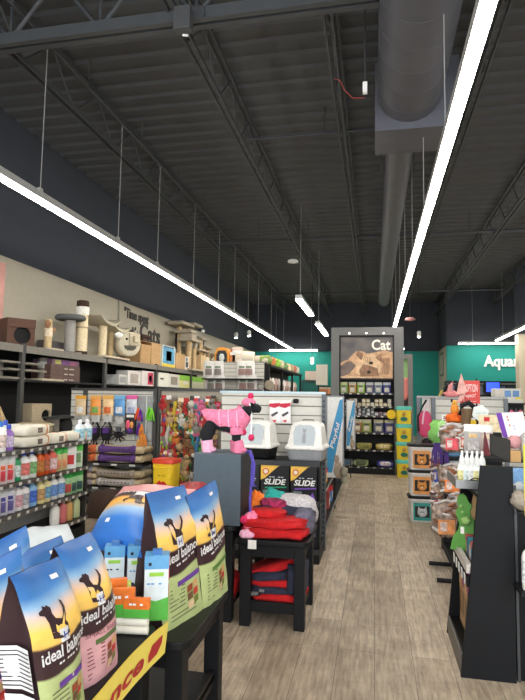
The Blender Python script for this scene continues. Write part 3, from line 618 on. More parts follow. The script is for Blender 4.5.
# dark brown perch
t=onrack('cat_tree','dark brown cat tree with a flat top and hanging tunnel','cat tree',138,-5.33); t.scale=(1.25,1.25,1.25)
MB().box(-.22,.26,-.15,.15,0,.03,BROWN).obj('base',t); MB().tube([(.1,0,.03),(.1,0,.3)],.05,fab((90,70,56)),12).obj('post',t); MB().tube([(-.1,.0,.03),(-.1,.0,.5)],.045,BROWN,12).obj('post',t); MB().box(-.26,.16,-.16,.16,.5,.56,BROWN).obj('top_perch',t,bevel=.015); MB().box(-.16,.04,-.14,.02,.38,.5,fab((84,60,48))).obj('hanging_pocket',t,bevel=.02); MB().box(.02,.30,-.14,.14,.3,.34,BROWN).obj('middle_perch',t,bevel=.01)
def carton(label,px0,px1,h,x=-5.1,d=.3,rz=PI/2,z=T2,c=(186,150,104),op=False,**k):
    y0,y1=yat(px0,x+d/2),yat(px1,x+d/2); t=thing('carton',label,'box',(x,(y0+y1)/2,z),rz,k.get('group')); w=abs(y1-y0)
    if op:
        m=M(c,.8,0,.1,30); mb=MB(); e=.008
        mb.box(-w/2,w/2,-d/2,d/2,0,e,m).box(-w/2,w/2,d/2-e,d/2,0,h,m).box(-w/2,-w/2+e,-d/2,d/2,0,h,m).box(w/2-e,w/2,-d/2,d/2,0,h,m).box(-w/2,w/2,-d/2,d/2,h-e,h,m); mb.obj('carton_body',t)
        MB().add([(-w*.5,-d/2,0),(-w*.12,-d/2-.12,0.0),(-w*.08,-d/2-.13,h*.82),(-w*.46,-d/2,h*.86)],[(0,1,2,3)],CARD).obj('flap',t)
    else:
        MB().box(-w/2,w/2,-d/2,d/2,0,h,M(c,.8,0,.1,30)).obj('carton_body',t,bevel=.003)
        MB().box(-w/2-.001,w/2+.001,-.025,.025,h-.001,h+.001,M((200,170,120),.3)).obj('packing_tape',t.children[0])
    if k.get('print'):
        mb=MB(); 
        for (x0,x1,z0,z1,cc) in k['print']: mb.box(-w/2+w*x0,-w/2+w*x1,-d/2-.002,-d/2,h*z0,h*z1,M(cc,.5,0,.15,20))
        mb.obj('front_print',t.children[0])
    return t
carton('open brown carton with a raised flap on the rack top',139,151,.5,op=True,d=.36,x=-5.15)
carton('plain brown carton between dark cat tree and blue picture box',150,160,.52,x=-5.12)
carton('blue and yellow picture box on the rack top',161,174,.52,x=-5.05,d=.25,c=(206,210,200),print=[(.06,.94,.16,.92,(74,150,190)),(.3,.7,.3,.75,(150,190,90)),(.0,1.,.0,.15,(232,204,60)),(.1,.9,.9,.96,(30,50,90))])
carton('plain brown carton right of the blue picture box',175,184,.4,x=-5.05)
carton('small white and dark box in front of the large cat tree',184,188,.36,x=-4.98,d=.1,c=(216,212,204),print=[(.2,.8,.2,.6,(40,40,44)),(.3,.6,.65,.9,(40,40,44))])
# big beige cat tree
t=onrack('cat_tree','large beige multi level cat tree at the far end of the rack','cat tree',190,-5.1); t.scale=(1.28,1.28,1.28)
TB=fab((196,168,128)); TG=fab((176,166,146))
MB().box(-.62,.72,-.25,.25,0,.04,TG).obj('base',t)
for (x,y,z0,z1,r) in ((-.45,-.1,.04,.62,.06),(-.1,-.1,.04,.5,.055),(.28,-.12,.04,.72,.05),(.1,.12,.04,.98,.05),(-.4,.14,.04,.95,.05),(.55,-.1,.04,.46,.05),(.6,.12,.04,.7,.04)):
    MB().tube([(x,y,z0),(x,y,z1)],r,TB if r>.045 else CARPB,12).obj('post',t)
for (x0,x1,y0,y1,z0,z1) in ((-.62,-.02,-.24,.1,.62,.68),(-.85,-.1,-.1,.25,.95,1.02),(-.1,.5,-.1,.25,1.02,1.09),(-.1,.78,-.24,.2,.46,.50),(.12,.5,-.22,.05,.72,.77),(-.6,-.25,-.2,.2,.80,.86)):
    MB().box(x0,x1,y0,y1,z0,z1,TG).obj('platform',t,bevel=.015)
MB().box(-.02,.36,-.24,.0,.04,.36,TB).obj('cubby',t,bevel=.01); MB().box(.5,.75,-.2,.1,.04,.36,fab((208,198,170))).obj('cubby',t,bevel=.01); MB().box(-.5,-.2,-.2,.1,.68,.8,TG).obj('basket_seat',t,bevel=.03); MB().blob((.2,-.2,.92),(.04,.04,.04),WHITE,amp=.2).obj('pompom',t)
t=onrack('cat_tree','tan cat tree standing behind the largest beige cat tree','cat tree',207,-5.2)
for x,z in ((-.5,.8),(.0,.85),(.5,.7),(1.,.6)): MB().tube([(x,0,0),(x,0,z)],.06,TB,10).obj('post',t)
for x0,x1,z in ((-.6,.2,.8),(-.1,.6,.45),(.3,1.2,.62)): MB().box(x0,x1,-.15,.15,z,z+.05,TG).obj('platform',t)
# --- inside the rack ---
t=onrack('cat_perch','grey carpet post on a platform inside the upper rack shelf','cat perch',41,-5.1,1.79)
MB().box(-.3,.3,-.2,.2,0,.03,CARPB).obj('base',t); MB().tube([(0,0,.03),(0,0,.36)],.075,CARPG,14).obj('post',t); MB().tube([(0,0,.2),(0,0,.3)],.078,fab((190,196,186)),14).obj('wrap_label',t); 
t=onrack('cat_tree','flat grey cat tree platforms stored in the left rack bay','cat tree',8,-5.1,1.79)
for x,z in ((-.3,.0),(.2,.12),(.1,.22)): MB().box(x-.5,x+.4,-.2,.2,z,z+.03,CARPG).obj('platform',t)
for x in (-.2,.25): MB().tube([(x,0,.03),(x,0,.25)],.04,CARPG,10).obj('post',t)
BXB=(92,68,60)
for k in range(4):
    y0,y1=yat(49,-4.93),yat(79,-4.93); z=1.79+k*.088
    t=thing('flat_box',ORD[k].join(['',''])+['lowest brown flat box of the stack inside the rack','second lowest brown flat box of the rack stack','third brown flat box up in the rack stack','topmost purple and green printed flat box of the stack'][k] if False else ['lowest brown flat box of the stack inside the rack','second lowest brown flat box of the rack stack','third brown flat box up in the rack stack','topmost purple and green printed flat box of the rack stack'][k],'box',(-5.1,(y0+y1)/2,z),PI/2,'stacked flat boxes in the rack'); w=(y1-y0)*(.98 if k<3 else .9)
    MB().box(-w/2,w/2,-.17,.17,0,.085,M(BXB if k<3 else (110,78,100),.6,0,.2,20)).obj('box_body',t,bevel=.002)
    mb=MB()
    if k<3: mb.label('-- ---',(-w*.05,-.171,.025),(1,0,0),(0,0,1),w*.32,.012,PAPER,off=.001,res=1)
    else: mb.box(-w*.4,-w*.2,-.172,-.17,.01,.075,M((170,170,80))).box(-w*.15,w*.1,-.172,-.17,.01,.075,M((110,60,130))).box(w*.15,w*.4,-.172,-.17,.01,.075,M((150,80,120)))
    mb.obj('side_print',t)
t=thing('cat_cube','beige carpeted cat cube with round hole on the lower rack shelf','cat cube',(-4.98,yat(35,-4.98),1.14),PI/2-.25); cube_hole(.36,.32,.30,.085,fab((176,160,132)),(.08,-.02),p=t)
t2_=thing('wood_platform','dark platform board carrying the beige cat cube','platform',(-5.1,yat(33,-5.1),1.03),PI/2); MB().box(-.5,.5,-.2,.2,.08,.11,CARPG).obj('board',t2_); MB().box(-.45,.45,-.15,.15,0,.08,DARK).obj('riser',t2_)
t=thing('cat_tree','low grey cat tree with three carpet posts and two platforms','cat tree',(-4.75,yat(64,-4.75),.60),PI/2)
for z in (0.,.32,.62): MB().box(-.42,.42,-.17,.17,z,z+.03,M((66,66,64),.9,0,.2,60,.4)).obj('platform',t)
for x,z0,z1 in ((-.3,.03,.62),(.1,.03,.32),(.36,.03,.32)): MB().tube([(x,-.06,z0),(x,-.06,z1)],.06,CARPG,12).obj('post',t)
MB().blob((.1,0,.5),(.25,.14,.13),fab((52,50,50)),.6,.15).obj('cushion',t)
t=thing('pet_basket','round beige pet basket behind the towels on the grooming shelf','pet basket',(-4.6,yat(36,-4.6),.95),0); MB().lathe([(.18,0),(.22,.05),(.24,.16),(.22,.2)],fab((160,146,116)),22).obj('basket_wall',t); MB().lathe([(.25,.2),(.26,.22),(.2,.235)],fab((190,176,140)),22).obj('rim',t)
t=thing('cat_ladder','leaning wooden cat climbing post at the left edge','climbing post',(-4.6,yat(4,-4.6),.98),PI/2); MB().tube([(-.25,0,.62),(.1,-.05,.05)],.035,TB,8).obj('leaning_post',t); MB().box(-.3,.35,-.18,.18,0,.04,TG).obj('base',t); MB().tube([(.2,0,.0),(.2,0,-.15)],.05,TB,8).obj('foot',t); MB().blob((-.3,0,.62),(.08,.08,.08),CARPB,amp=.2).obj('top_pad',t)
# low stand under those
t=thing('display_stand','dark low stand behind the grooming shelf carrying cat furniture','stand',(-4.7,6.6,0)); MB().box(-.25,.3,-2.,1.4,.86,.94,DARK).obj('stand_top',t) if False else MB().box(-.25,.14,.3,1.3,.52,.6,DARK).obj('stand_top',t); MB().box(-.2,.12,.4,1.2,0,.52,DARK).obj('stand_body',t)
t=thing('display_stand','dark riser carrying the round pet basket and climbing post','stand',(-4.65,5.7,0)); MB().box(-.28,.28,-1.2,.65,.90,.95,DARK).obj('stand_top',t); MB().box(-.2,.2,-1.1,.55,0,.9,DARK).obj('stand_body',t)
# pink white carrier boxes and white green cartons on upper shelf
for (a,b,h,l,c,pr) in ((118,126,.2,'white printed carton lying under the smiling cat house',(196,196,190),[(.1,.9,.2,.8,(150,150,152))]),(127,140,.3,'white carton with grey picture inside the rack above the harnesses',(214,210,206),[(.2,.8,.15,.8,(170,160,150))]),(141,153,.33,'white carton with a magenta panel inside the rack',(222,216,214),[(.5,.95,.1,.9,(190,40,80)),(.6,.85,.3,.7,(240,230,230))]),
    (158,168,.34,'plain white carton with small black label inside the rack',(226,226,216),[(.15,.5,.5,.62,(60,60,60))]),(168,179,.33,'white carton with grey picture beside the green cartons',(216,214,204),[(.2,.8,.2,.8,(150,142,128))]),(179,191,.33,'green topped yellow carton inside the rack',(226,220,150),[(0,1,.6,1,(140,200,60)),(.3,.7,.3,.55,(240,236,220))]),(191,203,.33,'green topped grey carton inside the rack, rightmost in row',(190,190,160),[(0,1,.6,1,(130,190,60))])):
    carton(l,a,b,h,x=-5.05,z=1.79,c=c,d=.26,print=pr)
t=onrack('folded_cloth','grey folded carpet piece lying on the rack by the cartons','folded cloth',180,-5.2,2.13) if False else None
# ================= GROOMING SHELF =================
GX=-3.2; gz=[.22,.50,.78,1.07]; gy0,gy1=3.7,yat(92,GX)
o=V((GX-.2,(gy0+gy1)/2,0)); t=thing('grooming_shelf','dark metal shelf unit with price rails holding shampoo bottles','shelving',o); DK=M((56,52,50),.5,.2)
for k,z in enumerate(gz):
    e=0 if k<3 else .03
    MB().box(GX-.38,GX,gy0,gy1,z-.015,z,DK).obj('shelf_board',t,org=o); tagbar(GX,GX+.012,gy0,gy1+e,z-.032,z+.002,16,'y',M((84,80,74))).obj('price_rail',t,org=o)
MB().box(GX-.40,GX-.38,gy0,gy1,.0,1.05,M((190,188,180),.6)).obj('back_panel',t,org=o); MB().box(GX-.38,GX-.02,gy0,gy1,0,.12,DARK).obj('plinth',t,org=o)
MB().box(GX-.40,GX-.03,gy1,gy1+.015,0,1.06,DK).obj('end_panel',t,org=o)
def gb(px,k,label,r,h,body,cap,lab=None,spray=False,dx=.09,g='bottles on the grooming shelf'):
    x=GX-dx; t=thing('spray_bottle' if spray else 'shampoo_bottle',label,'bottle',(x,yat(px,x),gz[k]),PI/2-.5,g); k_bottle(t,r*1.4,h*1.08,body,cap,lab,.85,spray)
S1=[(-8,'pink'),]
# middle shelf
gb(16+3,2,'green shampoo bottle beside the blue capped white bottles, middle shelf',.036,.24,(40,150,90),(220,224,220),(210,230,214))
gb(27,2,'white bottle with blue cap and red print, middle shelf',.04,.25,(238,236,230),(34,60,180),(226,120,110))
gb(34.5,2,'white bottle with blue cap and green print, middle shelf',.038,.25,(238,236,230),(34,60,180),(130,180,120))
gb(42,2,'amber orange shampoo bottle left of its twin, middle shelf',.037,.24,(206,84,24),(150,150,146),(190,120,60))
gb(48,2,'amber orange shampoo bottle right of its twin, middle shelf',.037,.235,(200,76,24),(120,120,120),(180,110,80))
gb(54.5,2,'coral pink shampoo bottle beside the green pouches, middle shelf',.04,.25,(222,100,84),(224,214,206),(230,190,190))
# lower shelf
gb(22,1,'white bottle with blue cap and pink print, lower shelf left',.038,.24,(236,232,228),(24,44,150),(210,160,170))
gb(28.5,1,'white bottle with blue cap and grey print, lower shelf',.038,.24,(236,232,228),(24,44,150),(170,170,176))
gb(36,1,'light blue shampoo bottle on the lower grooming shelf',.038,.25,(140,184,220),(200,200,204),(70,110,200))
gb(44,1,'pale yellow shampoo bottle left of its twin, lower shelf',.038,.24,(232,216,150),(226,220,208),(190,150,100))
gb(50,1,'pale yellow shampoo bottle right of its twin, lower shelf',.038,.25,(232,218,160),(226,220,208),(110,160,190))
gb(57,1,'white shampoo bottle with blue print left of its twin, lower shelf',.036,.25,(236,234,228),(230,228,220),(110,150,210))
gb(64,1,'white shampoo bottle with blue print right of its twin, lower shelf',.036,.25,(236,234,228),(230,228,220),(120,160,210))
for i,(px,c) in enumerate([(60,(236,232,224)),(67,(206,110,110)),(73,(206,160,96)),(80,(190,200,150))]):
    gb(px,0,['white','reddish pink','orange brown','pale green'][i]+' trigger spray bottle on the bottom grooming shelf',.036,.24,c,(232,230,222),None,True)
gb(10.5,3,'purple spray can with blue cap on top of the grooming shelf',.034,.22,(150,110,190),(30,70,190),(206,190,226))
gb(2,3,'white bottle with blue cap at the left edge, top shelf',.04,.25,(238,236,232),(40,110,190),(226,200,190))
gb(7,3,'white and blue bottle behind the purple can, top shelf',.034,.25,(226,226,224),(30,80,190),None,dx=.22)
for i,px in enumerate((81,88.5)):
    gb(px,3,['white mist bottle with pale blue label, left of the pair on the shelf end','white mist bottle with pale blue label, right of the pair on shelf end'][i],.04,.22,(236,240,242),(240,240,240),(160,206,228),dx=.06)
def gp(px,k,name,label,cat,w,h,d,c,top=None,lab=None,lab2=None,dx=.08,box=False,g=None):
    x=GX-dx; y=yat(px,x); w*=1.35; mb=(k_box(w,h,d,c,top,lab) if box else k_pouch(w,h,d*1.2,c,top,lab,lab2)); ob=mb.obj(name,rz=PI/2-.6); ob.location=(x,y,gz[k]); return tag(ob,label,cat,g)
for i,(px,z) in enumerate([(-3,0),(4,0),(11.5,0)]):
    gp(px,2,'treat_pouch',['white pouch with pink print at the left frame edge, middle shelf','white and pink pouch, second from the left on middle shelf','white and pink pouch beside the green bottle, middle shelf'][i],'pouch',.10,.24,.06,(226,206,204),(214,214,212),(214,70,84),(226,100,60),g='pouches on the grooming shelf')
    gp(px+2,1,'treat_pouch',['white pouch with purple print at the left frame edge, lower shelf','white and purple pouch, second from the left on lower shelf','white and purple pouch beside the blue capped bottles, lower shelf'][i],'pouch',.10,.24,.06,(206,204,214),(206,206,208),(100,90,150),(60,60,130),g='pouches on the grooming shelf')
for i,px in enumerate((60,65)): gp(px,2,'treat_pouch',['green and cream pouch right of the coral bottle, middle shelf','green and cream pouch beside the white printed box, middle shelf'][i],'pouch',.09,.24,.06,(206,196,140),(70,190,80),(230,150,110),g='pouches on the grooming shelf')
for i,px in enumerate((71,76,82)): gp(px,1,'wipes_tub',['green and white wipes pack, leftmost of three on lower shelf','green and white wipes pack, middle of three on lower shelf','green and white wipes pack at the lower shelf end'][i],'wipes pack',.085,.24,.06,(160,200,150),(60,180,80),(60,90,90) if i else (190,80,70),g='wipes packs on the grooming shelf')
gp(71.5,2,'treatment_box','white box with red print on the middle grooming shelf','box',.11,.24,.05,(236,234,230),None,(206,60,60),box=True)
gp(79,2,'treatment_box','white and green box at the middle grooming shelf end','box',.09,.25,.05,(206,220,190),(90,200,80),(120,150,100),box=True)
gp(11,3,'treatment_box','plain white box behind the purple can, top shelf','box',.14,.22,.06,(226,226,222),None,None,dx=.3,box=True)
PADM=M((232,226,208),.55,0,.06,10)
for i,(a,b,z,l) in enumerate([(17,47,1.07,'white pad roll pack, lower one of the left stack'),(18,45,1.18,'white pad roll pack, upper one of the left stack'),(44,63,1.07,'white pad roll pack behind the left stack'),(63,84,1.07,'white pad roll pack near the mist bottles')]):
    x=GX-.13; y0,y1=yat(a,x),yat(b,x); L=y1-y0
    t=thing('pad_roll',l,'pad pack',(x,(y0+y1)/2,z),PI/2,'white pad packs on the grooming shelf'); MB().blob((0,0,.055),(L/2,.10,.055),PADM,.45,.06,i,24,10).obj('roll_pack',t)
    MB().blob((L*.32,0,.055),(L*.04,.103,.0565),M((216,150,100)),.45,.04,i,12,8).obj('orange_band',t); mb=MB(); [mb.box(-L*.05+k*.02,-L*.05+k*.02+.006,-.106,-.098,.03,.08,M((110,90,80))) for k in range(4)]; mb.obj('dark_print',t)
# ================= SLATWALL BAYS FACING THE CAMERA =================
YA=7.8
ax0,ax1=xat(86,YA),xat(156,YA); zt=zat(120,389,YA); FR=M((74,74,72),.5,.3)
o=V(((ax0+ax1)/2,YA,0)); t=thing('slatwall_bay','white slatwall bay hung with harnesses above shelves of dog beds','shelving',o)
slat(ax0-.25,ax1,YA,.1,zt-.03).obj('slat_panel',t,org=o)
for x in (ax0-.0,ax1): MB().box(x-.03,x+.03,YA-.04,YA+.05,0,zt,FR).obj('upright_post',t,org=o)
MB().box(ax0-.25,ax1+.03,YA-.02,YA+.05,zt-.03,zt+.01,FR).obj('top_rail',t,org=o)
sz=[zat(120,463.5,YA-.4),zat(120,487.5,YA-.4),.12]
for z in sz:
    MB().box(ax0-.25,ax1,YA-.42,YA,z-.03,z-.008,DARK).obj('shelf_board',t,org=o); tagbar(ax0-.25,ax1,YA-.43,YA-.42,z-.035,z,5,'x').obj('price_rail',t,org=o)
def bed(px0,px1,k,lv,c,label,h=.125):
    Y=YA-.22; x0,x1=xat(px0,Y-.15),xat(px1,Y-.15); w=x1-x0; z=sz[k]+lv*(h+.004)
    t=thing('dog_bed',label,'dog bed',((x0+x1)/2,Y,z),0,'stacked dog beds on the slatwall shelves'); m=fab(c,40,.5); m2=fab((196,176,140),40,.5)
    MB().blob((0,0,h*.4),(w*.48,.17,h*.4),m2,.4,.05,lv).obj('mattress',t)
    pts=[(-w*.47+w*.74*i/10,-.15+.02*math.sin(PI*i/10),h*.55-.012*math.sin(PI*i/10)) for i in range(11)]
    MB().tube(pts,[h*.42]+[h*.40]*9+[h*.42],m,10).tube([(w*.27,-.14,h*.5),(w*.47,-.13,h*.5)],h*.39,m2,10).blob(pts[0],(h*.5,h*.5,h*.5),m,1,0,0,10,6).blob(pts[-1],(h*.5,h*.5,h*.5),m,1,0,0,10,6).obj('front_bolster',t)
    for sx in (-1,1): MB().tube([(sx*w*.46,-.15 if sx>0 else -.05,h*.55),(sx*w*.47,.15,h*.55)],h*.4,m2,10).obj('side_bolster',t)
    mb=MB(); 
    for j in range(9): x=-w*.42+w*.64*j/8; mb.box(x-.006,x+.006,-.15-h*.42,-.148-h*.30,h*.48,h*.62,M((60,50,56)))
    mb.obj('spots',t)
bed(78,101,0,0,(206,104,58),'orange dog bed, lower one of the pair on the upper shelf'); bed(78,101,0,1,(206,104,58),'orange dog bed, upper one of the pair on the upper shelf')
bed(103,145,0,0,(96,64,124),'purple dog bed, lower one of the pair on the upper shelf'); bed(103,145,0,1,(96,64,124),'purple dog bed, upper one of the pair on the upper shelf')
bed(76,99,1,0,(150,140,140),'grey dog bed at the bottom of the left three, lower shelf',.092); bed(76,99,1,1,(186,160,136),'tan dog bed in the middle of the left three, lower shelf',.092); bed(76,99,1,2,(150,152,166),'blue grey dog bed on top of the left three, lower shelf',.092)
bed(102,145,1,0,(186,178,170),'light grey spotted dog bed, lower of the right pair',.125); bed(102,145,1,1,(160,146,130),'taupe spotted dog bed, upper of the right pair',.125)
pillow('pet_cushion','big dark brown furry dog cushion below the dog bed shelves','pet bed',aY(84,520,6.6),aY(122,520,6.6),aY(125,490,7.0),aY(90,492,7.0),0,fab((66,48,38),30),None,.16)
HK=M((150,150,150),.3,.8)
def hook(mb,z,y=YA,L=.14): mb.tube([(0,y*0+L,z),(0,-.01,z),(0,-.02,z+.012)],.003,HK,5)
def hang(px,py,name,label,cat,mk,g=None,Y=YA,dep=.10,rot=0,sc=None):
    # px,py = the point of hanging in the photograph's frame at the hook; object built downwards from its origin
    p=aY(px,py,Y-dep); t=thing(name,label,cat,p,rot,g); mk(t)
    if sc: t.scale=(sc,sc,sc)
    MB().tube([(0,dep,.0),(0,-.02,.0),(0,-.028,.01)],.003,HK,5).obj('display_hook',t); return t
def mk_pack(w,h,c,top,lab):
    def f(t):
        MB().box(-w/2,w/2,-.008,.008,-h*.16,.01,M(top,.5)).obj('header_card',t,bevel=.002); o=k_pouch(w,h*.86,.05,c,None,lab).obj('pack_body',t); o.location=(0,0,-h)
    return f
for px,c,top,lab,l in ((81,(226,196,150),(236,170,60),(240,236,226),'white and orange hanging treat pack, leftmost in the top row'),(96,(232,150,70),(232,170,90),(120,170,90),'orange and green hanging treat pack, second in the top row'),(108.5,(236,200,150),(236,180,90),(220,110,60),'white and orange hanging treat pack, third in the top row'),(120,(90,150,206),(120,180,220),(236,240,240),'blue hanging pack with white picture in the top row'),(132,(206,210,216),(226,90,160),(160,170,200),'hanging pack with pink header, rightmost in the top row')):
    hang(px,396,'hanging_pack',l,'treat pack',mk_pack(.18,.29,c,top,lab),'hanging treat packs on the white slatwall')
BK=fab((22,20,26),50,.3); PU=fab((88,50,130),50,.3)
def harness(c2,long):
    def f(t):
        MB().box(-.05,.05,-.004,.004,-.07,.01,M((196,196,190))).obj('header_card',t)
        mb=MB(); 
        for s in (-1,1): mb.tube([(s*.02,-.01,-.07),(s*.06,-.02,-.14),(s*.055,-.02,-.22),(s*.02,-.02,-.27)],.012,BK,6)
        mb.blob((0,-.02,-.2),(.06,.02,.07),BK,.7,.3,long); mb.obj('harness_vest',t)
        MB().box(-.035,.035,-.045,-.035,-.19,-.13,PU if c2 else M((150,150,160))).obj('chest_plate',t.children[-1])
        mb=MB(); 
        for s,L in ((-.05,.38),(.0,.3),(.04,.42 if long else .3)): mb.tube([(s*.4,-.02,-.25),(s,-.03,-.32),(s*1.2,-.02,-L)],.008,BK,5)
        mb.obj('strap',t)
    return f
for i,px in enumerate((85,96,108)):
    hang(px,416,'pet_harness',['black harness with purple plate behind the mist bottles','black harness with purple plate, middle one of three','black harness with purple plate, right one of three'][i],'harness',harness(True,i==2),'black and purple harnesses on the slatwall',sc=1.35)
def starharness(t):
    MB().box(-.05,.05,-.004,.004,-.07,.01,M((196,196,190))).obj('header_card',t); mb=MB()
    for k in range(10): a=2*PI*k/10; mb.tube([(0,-.02,-.2),(.11*math.cos(a),-.03,-.2+.09*math.sin(a))],.016,BK,5,.006)
    mb.obj('spiky_body',t); MB().box(-.03,.03,-.045,-.035,-.16,-.10,M((90,90,96))).obj('buckle_plate',t)
hang(120,418,'pet_harness','black star shaped harness bundle on the slatwall','harness',starharness,sc=1.25)
def foldpack(t): MB().box(-.08,.08,-.02,.02,-.30,-.0,M((30,28,32))).box(-.085,.085,-.022,.022,-.06,.01,M((60,60,64))).obj('pack_card',t); MB().blob((-.03,-.03,-.16),(.035,.02,.07),fab((226,100,120))).blob((.03,-.03,-.16),(.03,.02,.05),fab((240,160,90))).blob((-.0,-.03,-.25),(.05,.02,.04),PU).obj('folded_collar',t); MB().box(-.06,.06,-.023,-.02,-.05,-.01,PAPER).obj('label_strip',t)
hang(131,414,'collar_pack','dark card with pink and orange collars on the slatwall','collar pack',foldpack)
def tuft(cols,seed):
    def f(t):
        r=random.Random(seed)
        for ci,c in enumerate(cols):
            mb=MB(); cx=(ci-(len(cols)-1)/2)*.05
            for k in range(14): a=r.random()*2*PI; q=.04+.03*r.random(); mb.tube([(cx,-.02,-.05-ci*.03),(cx+q*.6*math.cos(a),-.02+q*.4*math.sin(a),-.14-ci*.03),(cx+q*math.cos(a),-.02+q*.4*math.sin(a),-.24-.06*r.random()-ci*.03)],.012,fab(c),5,.006)
            mb.obj('streamer',t)
    return f
o=V((xat(144,YA-.06),YA-.03,zat(144,396,YA))); t=thing('display_board','clear board hung with feather toys at the slatwall right end','display board',o)
MB().box(-.15,.17,-.004,.004,-.66,0,M((200,206,206),.2,0,.02,8,0,0,alpha=.45)).obj('clear_sheet',t); MB().box(-.14,.16,-.01,-.004,-.09,-.01,M((150,150,150))).obj('header_card',t); MB().box(-.16,-.145,-.012,.0,-.66,0,M((226,226,222))).box(.03,.04,-.012,.0,-.66,0,M((226,226,222))).obj('sheet_edge',t)
for px,py,cols,l in ((140,405,[(236,90,40),(96,40,150)],'orange and purple feather toy, upper left of the clear board'),(151,404,[(110,200,50),(130,220,60)],'lime green feather toy on the clear board'),(141,420,[(100,50,150),(236,140,50)],'purple and orange streamer toy in the board middle'),(144,430,[(236,160,70),(230,140,60)],'pale orange feather toy at the board bottom'),(139,436,[(232,170,90)],'small orange tassel toy at the lower left of the board')):
    hang(px,py,'feather_toy',l,'cat toy',tuft(cols,px),'feather toys on the clear board',dep=.12,sc=.8)
# ---- toy wall
bx0,bx1=xat(160,YA),xat(222,YA); bx2=xat(262,YA)
PEG=M((176,168,150),.7)
for (x0,x1,l) in ((bx0,bx1,'pegboard bay crowded with hanging dog toys'),(bx1+.03,bx2,'narrow beige bay with a few hanging toys behind the pink dog')):
    o=V(((x0+x1)/2,YA,0)); t=thing('toy_wall',l,'shelving',o); MB().box(x0,x1,YA,YA+.03,.05,zt,PEG).obj('peg_panel',t,org=o)
    MB().box(x0-.02,x0+.02,YA-.04,YA+.05,0,zt+.01,FR).obj('upright_post',t,org=o); MB().box(x0,x1,YA-.03,YA+.04,zt-.02,zt+.02,FR).obj('top_rail',t,org=o)
    MB().box(x0,x1,YA-.42,YA,.08,.12,DARK).obj('base_shelf',t,org=o); MB().box(x0,x1,YA-.42,YA-.4,0,.08,DARK).obj('plinth',t,org=o)
TOYC_={'red':(196,36,40),'pink':(232,110,160),'yellow':(226,196,60),'green':(70,150,70),'lime':(160,210,70),'blue':(50,120,180),'orange':(230,130,50),'brown':(140,96,60),'tan':(204,168,120),'white':(226,222,212),'purple':(120,70,140),'black':(36,32,34),'teal':(40,140,136),'grey':(140,136,130)}
TOYC={k:tuple(int(x*.78+y*.22*.8) for x,y in zip(v,(120,105,85))) for k,v in TOYC_.items()}
def toy(kind,c,t,seed):
    m=fab(TOYC[c],50,.4); r=random.Random(seed); m2=fab(TOYC[r.choice(list(TOYC))],50,.4); MB_=MB
    if r.random()<.75: MB().box(-.035,.035,-.004,.002,-.05,.008,M(r.choice([(236,234,226),(240,220,190),(60,56,54),(190,40,40),(236,232,210)]))).obj('toy_tag',t)
    if kind=='bone':
        mb=MB().tube([(0,-.02,-.07),(0,-.02,-.2)],.02,m,8)
        for z in (-.07,-.2):
            for s in (-1,1): mb.blob((s*.022,-.02,z),(.026,.022,.026),m,1,0,0,10,6)
        mb.obj('toy_bone',t)
    elif kind=='ball': MB().blob((0,-.03,-.10),(.05,.05,.05),m,1,.05,seed,14,8).obj('toy_ball',t); MB().tube([(0,-.03,-.05),(0,-.03,-.15),(.01,-.03,-.22)],.012,m2,6).obj('toy_rope',t)
    elif kind=='rope':
        mb=MB().tube([(0,-.02,-.04),(-.02,-.02,-.1),(.015,-.02,-.16),(0,-.02,-.2)],.018,m,8); mb.blob((0,-.02,-.07),(.03,.028,.022),m,1,.2,1,10,6).blob((0,-.02,-.2),(.03,.028,.022),m,1,.2,2,10,6); mb.obj('toy_rope',t)
        mb=MB(); [mb.tube([(0,-.02,-.21),((k-2)*.014,-.02,-.27)],.008,m2,5) for k in range(5)]; mb.obj('rope_tassel',t)
    elif kind=='plush':
        MB().blob((0,-.03,-.14),(.042,.03,.06),m,1,.15,seed,12,8).obj('plush_body',t); mb=MB().blob((0,-.035,-.065),(.034,.03,.032),m,1,.1,seed,12,7)
        for s in (-1,1): mb.blob((s*.03,-.03,-.04),(.013,.01,.02),m2,1,0,0,8,5)
        mb.obj('plush_head',t); mb=MB()
        for s in (-1,1): mb.blob((s*.045,-.03,-.12),(.014,.014,.035),m,1,0,0,8,5).blob((s*.024,-.035,-.2),(.016,.016,.035),m2,1,0,0,8,5)
        mb.obj('plush_limbs',t)
    elif kind=='long':
        MB().tube([(0,-.02,-.03),(.01,-.03,-.12),(-.01,-.03,-.22),(0,-.02,-.32)],[.02,.028,.026,.012],m,8).obj('plush_body',t); MB().blob((0,-.03,-.04),(.032,.028,.032),m2,1,.1,seed,10,7).obj('plush_head',t)
    elif kind=='ring':
        mb=MB().tube([(.045*math.sin(a),-.02,-.10+.045*math.cos(a)) for a in [2*PI*k/14 for k in range(15)]],.014,m,7); mb.obj('toy_ring',t)
    else:
        o=k_pouch(.085,.16,.04,TOYC[c],r.choice([(236,232,220),(200,40,50),(240,200,60)]),TOYC[r.choice(list(TOYC))]).obj('toy_pack',t); o.location=(0,-.01,-.18)
def toyname(k): return {'bone':'bone toy','ball':'ball on rope','rope':'knotted rope toy','plush':'plush animal toy','long':'long plush toy','ring':'ring toy','pack':'packed toy'}[k]
rows=[(397,['red','brown','yellow','tan','red','white','pink','pink','orange','grey']),(410,['red','tan','brown','white','brown','tan','pink','red','tan','white']),(419,['red','white','yellow','brown','tan','green','grey','yellow','brown','tan']),(430,['grey','tan','orange','black','brown','teal','blue','lime','yellow','tan']),(440,['red','pink','red','tan','orange','brown','black','green','lime','brown']),(451,['purple','teal','red','grey','tan','black','brown','grey','white','tan']),(462,['red','black','white','brown','tan','white','yellow','green','brown','brown']),(474,['grey','tan','teal','red','brown','white','orange','lime','white','red'])]
kinds=['plush','rope','pack','bone','ball','plush','long','pack','ring','rope','plush']; used=set()
